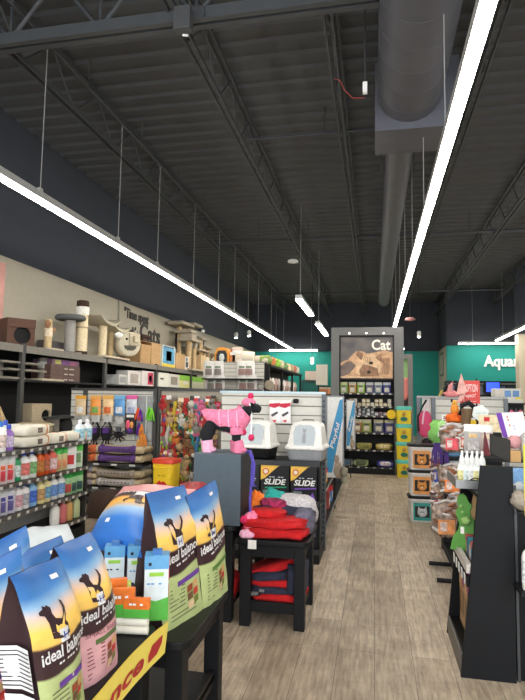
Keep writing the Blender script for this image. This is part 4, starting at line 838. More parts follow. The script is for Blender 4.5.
for ri,(py,cs) in enumerate(rows):
    for ci,c in enumerate(cs):
        px=164+ci*5.6+(ri%2)*1.5+R.uniform(-1,1); kd=kinds[(ri*7+ci*3)%len(kinds)]
        if ri>=6 and px<178: continue
        if ri>=5: kd='long' if ci%2 else 'plush'
        l='%s %s on the crowded toy wall, row %s from top, %s from left'%(c,toyname(kd),ORD[ri],ORD[ci])
        hang(px,py+R.uniform(-1.5,1.5),'hanging_toy',l,'dog toy',lambda t,kd=kd,c=c,s=ri*20+ci:toy(kd,c,t,s),'toys hanging on the toy wall',dep=.08+.05*R.random(),sc=1.15)
for ri in range(7):
    for ci in range(8):
        px=166.5+ci*6.6+(ri%2)*2+R.uniform(-1,1); py=[404,414,425,435,446,457,468][ri]; c=['brown','tan','black','white','grey','brown','green','red'][(ri*3+ci*5)%8]; kd=['pack','plush','rope','long','pack'][(ri+ci*2)%5]
        if py>455 and px<180: continue
        hang(px,py,'hanging_toy','%s %s tucked deeper in the toy wall, inner row %s, %s from left'%(c,toyname(kd),ORD[ri],ORD[ci]),'dog toy',lambda t,kd=kd,c=c,s=ri*20+ci:toy(kd,c,t,s+400),'toys hanging deeper in the toy wall',dep=.05,sc=1.1)
for i,(px,py,kd,c) in enumerate([(216,400,'long','teal'),(218,402,'long','red'),(213,399,'plush','black'),(211,412,'plush','grey'),(226,398,'pack','yellow'),(232,395,'pack','white'),(239,394,'pack','tan'),(227,407,'long','tan'),(233,404,'plush','white'),(240,405,'plush','grey'),(229,418,'rope','brown'),(237,415,'rope','tan'),(244,398,'bone','white'),(245,408,'pack','brown'),(250,400,'plush','tan')]):
    hang(px,py,'hanging_toy','%s %s hanging above the pink dog, %s from the left'%(c,toyname(kd),ORD[i]),'dog toy',lambda t,kd=kd,c=c,i=i:toy(kd,c,t,200+i),'toys hanging above the pink dog',sc=1.15)
# dog chew jar row on floor, yellow litter pail
YP=6.6; p0=aY(152.5,486,YP); p1=aY(174,486,YP); w=(p1.x-p0.x)*.78; zt_=zat(160,459,YP); h=.38; zb=zt_-h
PY_=M((240,200,40),.45); PR=M((214,66,40),.45)
t=thing('litter_pail','yellow plastic pail with orange red lid standing before the toy wall','pail',((p0.x+p1.x)/2,YP+.1,zb),-.12)
MB().lathe([(w*.58,0),(w*.62,.02),(w*.66,h*.86)],PY_,24,(0,0,0),1,.9,.35).obj('pail_body',t); MB().lathe([(w*.70,h*.85),(w*.71,h*.97),(w*.66,h)],PR,24,(0,0,0),1,.9,.35).obj('lid',t)
MB().tube([(-w*.55,-w*.56,h*.8),(-w*.3,-w*.62,h*.72),(w*.3,-w*.62,h*.72),(w*.55,-w*.56,h*.8)],.006,PY_,6).obj('handle',t)
MB().prism([(-w*.35,.02),(w*.35,.02),(w*.3,h*.22),(w*.1,h*.3),(0,h*.24),(-w*.12,h*.31),(-w*.32,h*.2)],-w*.585,-w*.575,RED).obj('red_print',t.children[0]); MB().label('-- --',(-w*.2,-w*.6,h*.45),(1,0,0),(0,0,1),w*.4,h*.03,M((120,100,30)),off=.001,res=1).obj('dark_print',t)
t=thing('storage_crate','dark wooden crate on the floor carrying the yellow pail','crate',((p0.x+p1.x)/2,YP+.1,0)); MB().box(-.22,.22,-.18,.18,0,zb,DARK).obj('crate_body',t)
# ================= CENTRE GONDOLA =================
YC=5.9; cx0,cx1=xat(222,YC),xat(322,YC); zc=zat(300,394,YC)
o=V(((cx0+cx1)/2,YC,0)); t=thing('gondola_end','white slatwall end unit with black shelves holding cat litter boxes','shelving',o)
slat(cx0,cx1,YC,.1,zc).obj('slat_panel',t,org=o); PF=M((170,186,190),.4,.5)
MB().box(cx0-.02,cx1+.04,YC-.01,YC+.05,zc,zc+.025,PF).obj('top_rail',t,org=o); MB().box(cx1,cx1+.045,YC-.03,YC+.04,0,zc,M((84,88,92),.4,.5)).obj('upright_post',t,org=o)
mb=MB(); 
for k in range(28): mb.box(cx1+.016,cx1+.03,YC-.032,YC-.029,.06+k*.055,.085+k*.055,DARK)
mb.obj('post_slots',t,org=o)
zs1=zat(305,461,5.5); zs2=zat(305,500,5.45)
for z,y in ((zs1,5.42),(zs2,5.36),(.14,5.36)):
    MB().box(cx0,cx1+.03,y,YC,z-.03,z,BLACKW).obj('shelf_board',t,org=o); MB().box(cx0,cx1+.03,y-.012,y,z-.045,z+.005,M((60,62,64),.4,.3)).obj('shelf_lip',t,org=o)
MB().box(cx1+.0,cx1+.03,5.42,5.46,.0,zs1,BLACKW).obj('front_post',t,org=o); MB().box(cx0,cx1+.03,5.38,YC,0,.1,DARK).obj('plinth',t,org=o)
# litter boxes
HW=M((236,234,228),.35); HG=M((150,152,156),.4); 
def litterbox(px0,px1,label,basec):
    Y=5.62; x0,x1=xat(px0,Y-.2),xat(px1,Y-.2); w=x1-x0; t=thing('litter_box',label,'litter box',((x0+x1)/2,Y,zs1),-.08,'hooded cat litter boxes')
    def ring(w_,d_,z,dy=0): return [(sx*w_/2*(1 if abs(sy)<1 else .86),dy+sy*d_/2*(1 if abs(sx)<1 else 1),z) for sx,sy in ((-1,-.85),(-.9,-1),(.9,-1),(1,-.85),(1,.85),(.9,1),(-.9,1),(-1,.85))]
    def loft(rs,m,mb):
        vs=[p for r in rs for p in r]; fs=[(i*8+k,i*8+(k+1)%8,(i+1)*8+(k+1)%8,(i+1)*8+k) for i in range(len(rs)-1) for k in range(8)]
        return mb.add(vs,fs+[tuple(range(8))[::-1],tuple(range(len(vs)-8,len(vs)))],m)
    loft([ring(w*.80,.30,0),ring(w*.84,.34,.02),ring(w*.92,.38,.12)],basec,MB()).obj('base_tray',t,bevel=.008)
    loft([ring(w,.42,.115),ring(w,.42,.145),ring(w*.90,.38,.16),ring(w*.78,.28,.34,.03),ring(w*.70,.22,.375,.04),ring(w*.4,.16,.39,.04)],HW,MB()).obj('hood',t,bevel=.012)
    n=V((0,-.16,.05)).normalized()
    pts=[(-.27,.165),(.27,.165),(.30,.28),(.26,.335),(.16,.355),(-.16,.355),(-.26,.335),(-.30,.28)]
    def fr(x,z): return (x*w*(1.0),-.19+(z-.16)*.30-.012,z)
    DG=M((186,194,198),.15,0,.04,10)
    a=[fr(x*.92,z) for x,z in pts]; b=[(p[0],p[1]+.02,p[2]) for p in a]; K=len(a); MB().add(a+b,[tuple(range(K))]+[(i,(i+1)%K,(i+1)%K+K,i+K) for i in range(K)],DG).obj('flap_door',t,bevel=.004)
    cat=[(-.05,.18),(.05,.18),(.045,.26),(.02,.28),(.045,.30),(.05,.33),(.03,.32),(-.03,.32),(-.05,.33),(-.045,.30),(-.02,.28),(-.045,.26)]
    MB().add([(lambda p:(p[0],p[1]-.002,p[2]))(fr(x,z)) for x,z in cat],[tuple(range(len(cat)))],HG).obj('cat_motif',t.children[-1])
    MB().tube([(-w*.15,0.02,.385),(-w*.13,0.02,.405),(w*.13,0.02,.405),(w*.15,0.02,.385)],.008,M((130,126,120)),6).obj('handle',t)
litterbox(286,325.5,'white hooded cat litter box with grey base, right one',HG)
litterbox(234,273.5,'white hooded cat litter box with black base behind the pink dog',BLACK)
# hanging white red packs
for i,(px,l) in enumerate(((275,'white hanging pack with red band above litter boxes, left one'),(285.5,'white hanging pack with red band above litter boxes, right one'))):
    p=aY(px,400,YC-.06); t=thing('hanging_pack',l,'hanging pack',p,0,'white and red packs on the slatwall')
    o_=k_pouch(.12,.25,.04,(238,234,232)).obj('pack_body',t); o_.location=(0,0,-.25); MB().prism([(-.06,-.05),(.06,-.05),(.06,.0),(-.06,.0)],-.012,.012,HW).obj('header_card',t)
    MB().prism([(-.058,-.07),(.0,-.085),(.058,-.06),(.058,-.03),(-.058,-.04)],-.026,-.018,M((196,24,60))).obj('red_band',t); MB().prism([(-.04,-.16),(.03,-.12),(.04,-.14),(-.02,-.18)],-.026,-.02,M((70,66,70))).obj('grey_print',t); MB().prism([(-.03,-.22),(.02,-.21),(.01,-.24)],-.026,-.02,M((206,60,60))).obj('red_mark',t)
    MB().tube([(0,.06,.0),(0,-.03,.0)],.003,HK,5).obj('display_hook',t)
p=aY(296,401,YC-.05); tag(MB().blob(p,(.03,.03,.025),BLACK,.5).obj('hook_stop',org=p),'small black peg end right of the white and red packs','peg')
# SLIDE boxes
for i,(a,b,c2,l) in enumerate(((228,260.5,(70,80,190),'black cat litter carton, leftmost and partly behind the cube'),(262,290,(40,150,110),'black cat litter carton with green print, middle one'),(291.5,319,(120,80,180),'black cat litter carton with purple print, right one'))):
    Y=5.42; x0,x1=xat(a,Y),xat(b,Y); w=x1-x0; z1=zat(305,466,Y); h=z1-zs2-.0; t=thing('litter_carton',l,'cat litter box',((x0+x1)/2,Y,zs2),0,'black cat litter cartons under the shelf')
    MB().box(-w/2,w/2,0,.3,0,h,M((20,20,24),.4)).obj('carton_body',t,bevel=.003)
    BX=t.children[0]; MB().prism([(-w*.5,h*.55),(-w*.35,h*.6),(-w*.1,h*.8),(w*.12,h*.96),(w*.3,h),(-w*.5,h)],-.003,0,M((240,190,80),.5)).obj('yellow_corner',BX)
    k=[(-w*.32+w*.11*math.cos(2*PI*j/16),h*.80+w*.11*math.sin(2*PI*j/16)) for j in range(16)]; MB().prism(k,-.006,-.002,M((200,70,50))).prism([(-w*.32+(x+w*.32)*.7,h*.8+(z-h*.8)*.7) for x,z in k],-.008,-.004,M((240,220,200))).obj('round_emblem',BX)
    MB().label('SLIDE',(-w*.38,-.002,h*.42),(1,0,0),(0,0,1),w*.78,h*.17,WHITE,off=.003,bold=.03,shear=.25).obj('wordmark',BX)
    MB().label('-- --',(-w*.2,-.002,h*.63),(1,0,0),(0,0,1),w*.5,h*.025,M((200,200,210)),off=.003,res=1).prism([(-w*.35,h*.34),(w*.42,h*.38),(w*.42,h*.34),(-w*.35,h*.30)],-.004,-.002,M(c2)).prism([(-w*.42,h*.06),(-w*.1,h*.06),(-w*.1,h*.26),(-w*.42,h*.26)],-.004,-.002,M((110,120,120),.5,0,.3,50)).prism([(w*.1,h*.03),(w*.4,h*.03),(w*.3,h*.24)],-.004,-.002,M(c2,.5,0,.4,50)).obj('front_print',BX)
for i,(a,b) in enumerate(((262,290),(291.5,319))):
    Y=5.45; x0,x1=xat(a,Y),xat(b,Y); w=x1-x0; t=thing('litter_carton',['dark carton on the bottom shelf below the middle litter carton','dark carton on the bottom shelf below the right litter carton'][i],'cat litter box',((x0+x1)/2,Y,.14),0,'black cat litter cartons under the shelf'); MB().box(-w/2,w/2,0,.3,0,.34,M((24,24,30),.4)).obj('carton_body',t,bevel=.003); MB().box(-w*.4,w*.4,-.003,0,.1,.2,M((120,110,150),.5,0,.3,50)).obj('front_print',t)
# gondola body behind, shelves facing the right aisle
gx=-.56; t=thing('gondola_run','long low gondola with goods facing the main aisle','shelving',(-.9,8.2,0)); o=t.location
MB().box(-1.1,-1.06,YC+.06,10.4,.1,zc,SL).obj('back_panel',t,org=o); MB().box(-1.06,gx-.02,YC+.06,10.4,0,.1,DARK).obj('plinth',t,org=o)
GZ=[.12,.42,.70]
for z,x in zip(GZ,(gx-.0,gx-.06,gx-.12)): MB().box(-1.06,x,YC+.06,10.4,z-.02,z,BLACKW).obj('shelf_board',t,org=o); tagbar(x,x+.012,YC+.06,10.4,z-.04,z,26,'y').obj('price_rail',t,org=o)
cc=[((226,90,40),'orange'),((200,40,44),'red'),((240,240,232),'white'),((90,180,80),'green'),((236,190,60),'yellow'),((70,130,190),'blue'),((226,120,50),'bright orange'),((150,60,50),'dark red')]
for k,z in enumerate(GZ):
    for j in range(9):
        y=YC+.28+j*.24 if j<5 else YC+.28+j*.27+R.uniform(-.02,.02); c,n=cc[(j*3+k*2)%8]; x=(gx-.09,gx-.15,gx-.21)[k]; h=.17+.05*R.random()
        if k==2 and 6.9<y<0: continue
        mb=[k_pouch(.17,h,.09,c,cc[(j+k+3)%8][0],(236,230,220)),k_box(.18,h,.12,c,cc[(j+k+2)%8][0],(236,226,210))][(j+k)%2]; ob=mb.obj('food_packet',rz=PI/2); ob.location=(x,y,z); tag(ob,'%s cat food packet, %s aisle shelf of the gondola, %s from near end'%(n,['bottom','middle','upper'][k],ORD[j]),'cat food packet','cat food packets along the main aisle')
# playful boards
def wing(px0,px1,pyt,pyb,Y,word,label):
    a=aY(px0,pyt,Y); b=aY(px1,pyb,Y); w=b.x-a.x; h=a.z-b.z; t=thing('wing_sign',label,'sign',(a.x+w/2,Y,b.z),0,'blue and white wing signs')
    MB().box(-w/2,w/2,0,.02,0,h,M((232,232,228),.5)).obj('board',t); MB().box(-w/2-.02,-w/2,-.005,.03,0,h,M((150,152,154),.4,.3)).box(w/2,w/2+.02,-.005,.03,0,h,M((150,152,154),.4,.3)).box(-w/2-.02,w/2+.02,-.01,.03,h,h+.02,M((150,152,154),.4,.3)).obj('edge_frame',t)
    MB().prism([(-w/2,h*.06),(-w*.18,h*.06),(w/2,h*.74),(w/2,h*.98),(w*.30,h*.96),(-w/2,h*.36)],-.003,0,M((60,150,200),.5)).obj('blue_swoosh',t)
    u=V((-.5,0,.16)).normalized(); rr=V((w*.45,0,h*.33)); L=rr.length; rr.normalize(); uu=V((-rr.z,0,rr.x))
    MB().text(word,lambda X,Y_,Z:V((-w*.03,-.006,h*.35))+rr*(L*.98*X)+uu*(w*.34*Y_),WHITE,bold=.02,shear=.2).obj('lettering',t.children[0])
    m=fab((176,160,140),30,.2); MB().blob((w*.2,-.006,h*.10),(w*.28,.012,h*.10),m,1,.2,3).blob((w*.12,-.008,h*.23),(w*.17,.012,h*.045),m,1,.1,4).prism([(w*.0,h*.26),(w*.07,h*.29),(w*.09,h*.26)],-.012,-.002,m).prism([(w*.16,h*.26),(w*.22,h*.29),(w*.24,h*.25)],-.012,-.002,m).obj('cat_picture',t)
    return t
t=wing(327.5,342.5,397,478,8.1,'Playful','tall narrow sign reading Playful with a cat picture, nearer one')
MB().tube([(0,.02,-.0),(0,.02,.0-t.location.z)],.01,DARK,6).obj('pole',t)
t=wing(347,354.5,400.5,449,11.2,'Body','smaller blue and white sign reading Body, farther one'); MB().tube([(0,.02,-.0),(0,.02,.0-t.location.z)],.01,DARK,6).obj('pole',t)
# plush toy hanging at the sign foot
p=aY(344,472,8.0); tag(MB().blob(p,(.05,.05,.07),fab((150,150,130)),1,.5,5).blob(p+V((0,0,-.1)),(.04,.04,.06),fab((170,170,150)),1,.5,6).obj('plush_toy',org=p),'greyish plush toy hanging at the foot of the Playful sign','cat toy')
# ================= CUBE, DOG, CLOTHES =================
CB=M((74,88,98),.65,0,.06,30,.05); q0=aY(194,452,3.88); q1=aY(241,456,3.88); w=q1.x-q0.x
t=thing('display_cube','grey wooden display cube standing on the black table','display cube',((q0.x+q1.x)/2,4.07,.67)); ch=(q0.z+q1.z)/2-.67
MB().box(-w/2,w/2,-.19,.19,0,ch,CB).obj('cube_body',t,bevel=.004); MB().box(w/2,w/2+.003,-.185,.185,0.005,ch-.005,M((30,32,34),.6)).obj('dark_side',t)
DT=.67+ch
# dog mannequin: continuous skinned body
def skin(name,parent,nodes,edges,mat,sub=2,root=0):
    me=bpy.data.meshes.new(name); me.from_pydata([n[:3] for n in nodes],edges,[]); me.materials.append(mat); o=bpy.data.objects.new(name,me); COL.objects.link(o)
    if parent is not None: o.parent=parent
    s=o.modifiers.new('skin','SKIN'); s.use_smooth_shade=True
    for i,n in enumerate(nodes): me.skin_vertices[0].data[i].radius=(n[3],n[4] if len(n)>4 else n[3]); me.skin_vertices[0].data[i].use_root=(i==root)
    sb=o.modifiers.new('sub','SUBSURF'); sb.levels=sub; sb.render_levels=sub; return o
dx=(xat(203,4.05)+xat(246,4.05))/2
t=thing('dog_mannequin','black dog mannequin wearing a pink knit sweater, bobble hat and pink boots','dog mannequin',(dx,4.06,DT),.12)
BF2=fab((22,24,28),60,.2)
N=[(0,0,.225,.062),(-.08,0,.225,.064),(-.125,0,.20,.074),(.09,0,.235,.070),(.145,0,.275,.052),(.18,0,.32,.048),(.215,0,.345,.052),(.262,0,.325,.032),(.285,0,.318,.026),
   (-.125,-.05,.14,.062),(-.12,-.052,.07,.034),(-.115,-.052,.02,.028),(-.125,.05,.14,.062),(-.15,.05,.07,.034),(-.14,.05,.02,.028),
   (.10,-.048,.15,.040),(.11,-.052,.08,.030),(.12,-.052,.02,.026),(.10,.048,.15,.040),(.08,.052,.08,.030),(.085,.052,.02,.026)]
E=[(0,1),(1,2),(0,3),(3,4),(4,5),(5,6),(6,7),(7,8),(2,9),(9,10),(10,11),(2,12),(12,13),(13,14),(3,15),(15,16),(16,17),(3,18),(18,19),(19,20)]
body=skin('dog_body',t,N,E,BF2)
KN=M((232,128,160),.95,0,.22,50,.5); KN2=M((240,180,206),.95,0,.15,60,.5); HP=fab((206,40,90),50,.8)
def ringtube(mb,pts,m,n=20):    # pts: (x, zc, ry, rz) ellipse sections along x
    vs=[];fs=[]
    for (x,zc,ry,rz,sl) in pts:
        for k in range(n): a=2*PI*k/n; vs.append((x+sl*math.sin(a),ry*math.cos(a),zc+rz*math.sin(a)))
    for i in range(len(pts)-1):
        for k in range(n): fs.append((i*n+k,i*n+(k+1)%n,(i+1)*n+(k+1)%n,(i+1)*n+k))
    return mb.add(vs,fs,m,True)
mb=MB(); ringtube(mb,[(-.145,.262,.062,.045,-.03),(-.10,.262,.080,.062,-.05),(-.04,.240,.082,.078,-.02),(.03,.228,.082,.090,0),(.09,.232,.086,.098,0),(.13,.255,.078,.085,-.03),(.152,.290,.062,.064,-.045),(.160,.312,.054,.054,-.05)],KN); mb.obj('sweater',t)
mb=MB()
for x,a,b in ((-.03,.243,.079),(.04,.229,.091),(.105,.238,.095)):
    ringtube(mb,[(x,a,.084,b,-.01),(x+.004,a,.0865,b+.002,-.01),(x+.008,a,.085,b+.001,-.01)],KN2)
mb.obj('knit_stripes',t)
for (x,y,xx) in ((-.115,-.052,-.12),(-.14,.05,-.15),(.12,-.052,.11),(.085,.052,.08)):
    MB().tube([(xx,y,.088),(x,y,.05),(x+.003,y,.02),(x+.004,y,.0)],[.042,.042,.044,.042],KN2 if x<0 else KN,14).blob((x+.025,y,.02),(.042,.036,.021),KN2 if x<0 else KN).obj('boot',t)
MB().tube([(.10,-.05,.19),(.105,-.052,.135)],.05,KN,12).obj('sleeve',t); MB().tube([(.10,.05,.19),(.09,.052,.135)],.05,KN,12).obj('sleeve',t)
MB().blob((.185,0,.375),(.055,.056,.036),KN,1,.05).tube([(.2,-.055,.37),(.215,-.06,.30),(.215,-.055,.2),(.215,-.055,.13)],.006,WHITE,6).obj('hat',t)
for q in ((.20,0,.425),(.215,-.055,.115),(.15,.0,.15)): MB().blob(q,(.024,.024,.024),HP,1,.25,2).obj('pompom',t)
for s in (-1,1): MB().tube([(.215,s*.048,.365),(.20,s*.068,.33),(.21,s*.07,.29)],[.02,.022,.006],BF2,8).obj('ear',t)
for s in (-1,1): MB().blob((.25,s*.05,.36),(.008,.006,.008),M((90,90,96),.1)).obj('eye',body)
# clothes on the small table
ZT=.6
def cloth(name,label,cat,px,py,z,r,m,e=.45,amp=.12,seed=0,rz=0,g='folded clothes on the small table',extra=None,yy=None):
    p=aZ(px,py,z) if yy is None else aY(px,py,yy); p.z=z; t=thing(name,label,cat,p,rz,g)
    MB().blob((0,0,r[2]),r,m,e,amp,seed,36,18,3.).obj('cloth_body',t)
    if extra: extra(t)
    return t
RC=fab((188,20,24),26,.4); NVY=fab((40,44,62),30,.4); GRF=M((196,190,190),.95,0,.25,70,.9)
def edge(w,d,z,m,r=.006): 
    return lambda t: MB().tube([(-w,-d,z),(-w*.5,-d*1.04,z-.004),(w*.4,-d*1.02,z+.003),(w,-d,z)],r,m,6).obj('hem',t)
RD=fab((140,14,20),26,.3)
Yc0=4.0
def onB(dx,dy,z): return V((-.70+dx,4.12+dy,z))
def cl(name,label,cat,pos,r,m,e=.45,amp=.12,seed=0,rz=0,g='folded clothes on the small table',extra=None,ry=0):
    t=thing(name,label,cat,pos,rz,g); o=MB().blob((0,0,r[2]),r,m,e,amp,seed,40,20,2.6).obj('cloth_body',t); o.rotation_euler[1]=ry
    if extra: extra(t)
    return t
cl('dog_coat','red quilted dog coat at the bottom of the table pile','dog coat',onB(.0,-.13,.6),(.24,.16,.036),RC,.5,.2,1,.06,extra=edge(.2,.12,.03,RD))
cl('dog_coat','red quilted dog coat in the middle of the table pile','dog coat',onB(-.01,-.12,.66),(.235,.15,.036),RC,.5,.22,2,-.04,extra=edge(.19,.11,.03,RD))
cl('dog_coat','small red folded coat on top of the red pile','dog coat',onB(-.06,-.10,.718),(.13,.10,.03),RC,.6,.2,3,.1)
def tagx(t): MB().box(-.03,.03,-.002,.002,-.06,.0,PAPER).obj('card',t)
t=thing('price_tag','white price tag hanging from the red coats over the table edge','price tag',onB(-.135,-.31,.60)); tagx(t)
cl('dog_sweater','dark grey rolled dog sweater lying behind the red coats','dog sweater',onB(.03,.02,.60),(.24,.07,.09),NVY,.55,.15,4,.05)
cl('dog_sweater','plaid pink and navy dog sweater on the pile','dog sweater',onB(-.05,.03,.76),(.10,.06,.035),M((150,40,80),.95,0,.7,24,.3),.7,.2,5,-.3)
cl('dog_sweater','grey and maroon plaid dog sweater at the right table end','dog sweater',onB(.195,-.02,.60),(.075,.11,.09),M((96,92,108),.95,0,.5,26,.3),.7,.2,6)
cl('dog_coat','light grey fluffy dog coat on the table back right','dog coat',onB(.10,.15,.60),(.17,.12,.125),GRF,.7,.12,7,-.15)
cl('knit_scarf','teal green knitted piece on the clothes pile','dog scarf',onB(-.07,.17,.60),(.10,.10,.135),fab((40,160,150),40,.7),.8,.25,8)
cl('knit_hat','orange fluffy knitted hat on the clothes pile','hat',onB(-.19,.12,.60),(.075,.08,.13),fab((238,120,40),40,.9),.9,.25,9)
def hatx(t): MB().blob((-.06,-.03,.12),(.028,.028,.028),HP,1,.3,3).obj('pompom',t); MB().tube([(.04,-.06,.1),(.08,-.02,.08)],.02,WHITE,8).obj('brim',t)
cl('knit_hat','pink knitted dog hat with dark pink bobble beside the cube','hat',V((-.87,3.93,.6)),(.06,.05,.085),KN,.8,.1,10,.4,extra=hatx)
cl('knit_boot','small pink knitted dog boots lying on the left table','dog boots',V((-.88,3.85,.6)),(.055,.035,.03),KN2,.8,.12,11,.1)
p=V((-1.13,3.87,.67)); t=thing('wooden_toy','small tan and pink toys on a round wooden plate beside the cube','toy',p); MB().lathe([(.075,0),(.08,.008)],M((176,130,90)),18).obj('plate',t); MB().blob((-.02,0,.03),(.04,.03,.026),fab((226,196,150)),1,.3,2).blob((.03,-.01,.028),(.03,.025,.022),fab((236,190,180)),1,.3,3).blob((0,.02,.05),(.03,.02,.02),fab((220,190,130)),1,.3,4).obj('toy_pile',t)
t=thing('dog_leash','purple blue dog leash hanging down the right side of the cube','leash',V((q1.x+.03,3.95,.85))); LM=fab((86,76,170),40,.3)
MB().tube([(-.01,.03,.34),(.02,0,.35),(.045,-.02,.31),(.04,-.02,.15),(.03,-.02,.0),(.035,-.02,-.12)],.010,LM,7).tube([(.02,0,.33),(.06,-.03,.26),(.05,-.02,.1)],.01,LM,7).obj('strap',t)
# lower shelf pile
for i,(pos,r,m,l,rz,ry) in enumerate(((( -.68,4.06,.15),(.20,.16,.035),RC,'red jacket lying at the bottom of the lower shelf pile',0,0),((-.68,4.06,.205),(.20,.16,.028),NVY,'navy jacket above the bottom red one, lower shelf',.1,0),((-.69,4.07,.245),(.20,.16,.03),RC,'red jacket in the middle of the lower shelf pile',-.05,-.06),((-.70,4.08,.285),(.19,.15,.035),NVY,'navy padded jacket near the top, lower shelf pile',.1,-.12),((-.72,4.1,.32),(.21,.14,.04),RC,'red jacket sloping on top of the lower shelf pile',0,-.38),((-.545,4.05,.2),(.07,.17,.11),NVY,'navy puffy jacket sleeve bundle at the shelf right end',0,0))):
    cl('dog_jacket',l,'dog jacket',V(pos),r,m,.5,.14,20+i,rz,'dog jackets on the lower table shelf',ry=ry)
t=thing('buckle_strap','black buckled straps hanging off the jackets, lower shelf','strap',V((-.86,3.95,.19))); MB().tube([(0,0,.03),(.06,-.03,.05),(.12,-.02,.02)],.01,BLACK,6).tube([(-.04,-.02,.0),(.05,-.05,.01),(.11,-.03,.04)],.008,BLACK,6).obj('strap',t); MB().cbox((.03,-.05,.02),(.05,.01,.025),HK).cbox((.08,-.05,.045),(.035,.01,.02),HK).obj('buckle',t)
cl('dog_jacket','red jacket on the lower shelf of the left black table','dog jacket',V((-1.12,4.05,.12)),(.14,.14,.09),RC,.6,.15,31,0,None)
# ================= CAT FIXTURE =================
YF=11.9; GF=M((112,112,110),.6,.1,.03,5); fx0,fx1=xat(331,YF),xat(404,YF); ix0,ix1=xat(339,YF),xat(394.5,YF); zT=3.12
o=V(((fx0+fx1)/2,YF,0)); t=thing('cat_fixture','tall grey framed display with a large cat picture above black shelves','display fixture',o); D=.5
for n,mb in (('side_column',MB().box(fx0,ix0,YF,YF+D,0,zT,GF)),('side_column',MB().box(ix1,fx1,YF,YF+D,0,zT,GF)),('top_beam',MB().box(ix0,ix1,YF,YF+D,2.95,zT,GF)),
    ('back_panel',MB().box(ix0,ix1,YF+D-.03,YF+D,0,2.95,BLACK)),('base_plinth',MB().box(ix0,ix1,YF-.02,YF+D-.03,0,.12,BLACK))): mb.obj(n,t,org=o)
SHZ=[.14,.50,.86,1.22,1.42,1.70]
for z in SHZ: MB().box(ix0,ix1,YF+.02,YF+D-.03,z-.025,z,DARK).obj('shelf_board',t,org=o); tagbar(ix0,ix1,YF+.012,YF+.02,z-.03,z+.004,7,'x').obj('price_rail',t,org=o)
MB().box(ix0,ix1,YF+.02,YF+.06,1.98,2.02,BLACK).box(ix0,ix1,YF+.02,YF+.06,2.91,2.95,BLACK).box(ix0,ix0+.03,YF+.02,YF+.06,2.02,2.91,BLACK).box(ix1-.03,ix1,YF+.02,YF+.06,2.02,2.91,BLACK).obj('picture_frame',t,org=o)
# picture: a tabby cat lying down
px0,px1,pz0,pz1=ix0+.03,ix1-.03,2.02,2.91; pw,ph=px1-px0,pz1-pz0
pg=bpy.data.materials.new('print_background'); pg.use_nodes=True; nt=pg.node_tree; b=nt.nodes['Principled BSDF']
tc=nt.nodes.new('ShaderNodeTexCoord'); nz=nt.nodes.new('ShaderNodeTexNoise'); nz.inputs['Scale'].default_value=2.5; cr=nt.nodes.new('ShaderNodeValToRGB'); cr.color_ramp.elements[0].position=.35; cr.color_ramp.elements[0].color=lin((84,82,84))+(1,); cr.color_ramp.elements[1].position=.65; cr.color_ramp.elements[1].color=lin((120,110,104))+(1,)
nt.links.new(tc.outputs['Object'],nz.inputs['Vector']); nt.links.new(nz.outputs['Fac'],cr.inputs['Fac']); nt.links.new(cr.outputs[0],b.inputs['Base Color']); b.inputs['Roughness'].default_value=.5
pic=MB().box(px0,px1,YF+.05,YF+.06,pz0,pz1,pg)
FUR=M((206,164,126),.6,0,.3,9); FUR2=M((226,190,150),.6,0,.2,12); FUR3=M((150,112,84),.6,0,.3,16); SH=M((124,106,98),.6,0,.25,8)
def P2(pts,m,k): pic.prism([(px0+pw*x,pz0+ph*y) for x,y in pts],YF+.049-k*.0015,YF+.0505,m)
P2([(0,.0),(1,0),(1,.62),(.86,.68),(.62,.62),(.5,.6),(.42,.66),(.30,.66),(.14,.46),(0,.38)],FUR,1)
P2([(0,.04),(0,.3),(.12,.4),(.2,.42),(.3,.3),(.16,.1),(.08,.06)],SH,2)
P2([(.30,.12),(.28,.3),(.36,.44),(.48,.56),(.62,.6),(.72,.5),(.78,.3),(.74,.12),(.62,.05),(.42,.04)],FUR2,2)
P2([(.38,.04),(.36,.2),(.44,.34),(.58,.3),(.72,.24),(.74,.06)],FUR3,3)
P2([(.30,.56),(.34,.66),(.44,.6),(.40,.44)],FUR3,3); P2([(.66,.5),(.82,.36),(.78,.6)],FUR3,3)
P2([(0,0),(.0,.04),(.3,.06),(.6,.02),(.6,0)],FUR2,3)
for cx,cy in ((.585,.37),(.545,.15)):
    P2([(cx+.045*math.cos(a),cy+.04*math.sin(a)) for a in [2*PI*k/12 for k in range(12)]],M((90,70,50)),4); P2([(cx+.02*math.cos(a),cy+.022*math.sin(a)) for a in [2*PI*k/10 for k in range(10)]],BLACK,5)
for k in range(6): P2([(.40+.035*k,.44-.02*k),(.415+.035*k,.45-.02*k),(.44+.03*k,.56-.01*k),(.43+.03*k,.56-.01*k)],FUR3,4)
P2([(.50,.24),(.53,.27),(.545,.22),(.52,.2)],M((190,120,110)),5)
for k in range(5): P2([(.80+.03*k,.1),(.815+.03*k,.1),(.84+.025*k,.5),(.82+.025*k,.5)],FUR3,4)
PC=pic.obj('cat_picture',t,org=o)
MB().label('Cat',(px0+pw*.60,YF+.04,pz0+ph*.68),(1,0,0),(0,0,1),pw*.36,ph*.26,M((240,236,224)),off=.006,bold=.03).obj('lettering',PC,org=o)
for x in (.17,.5,.83): MB().lathe([(.012,-.01),(.018,0.01),(.012,.02)],M((255,250,236),.5,emit=3),10,(px0+pw*x,YF-.0,2.985)).obj('spot_lamp',t,org=o)
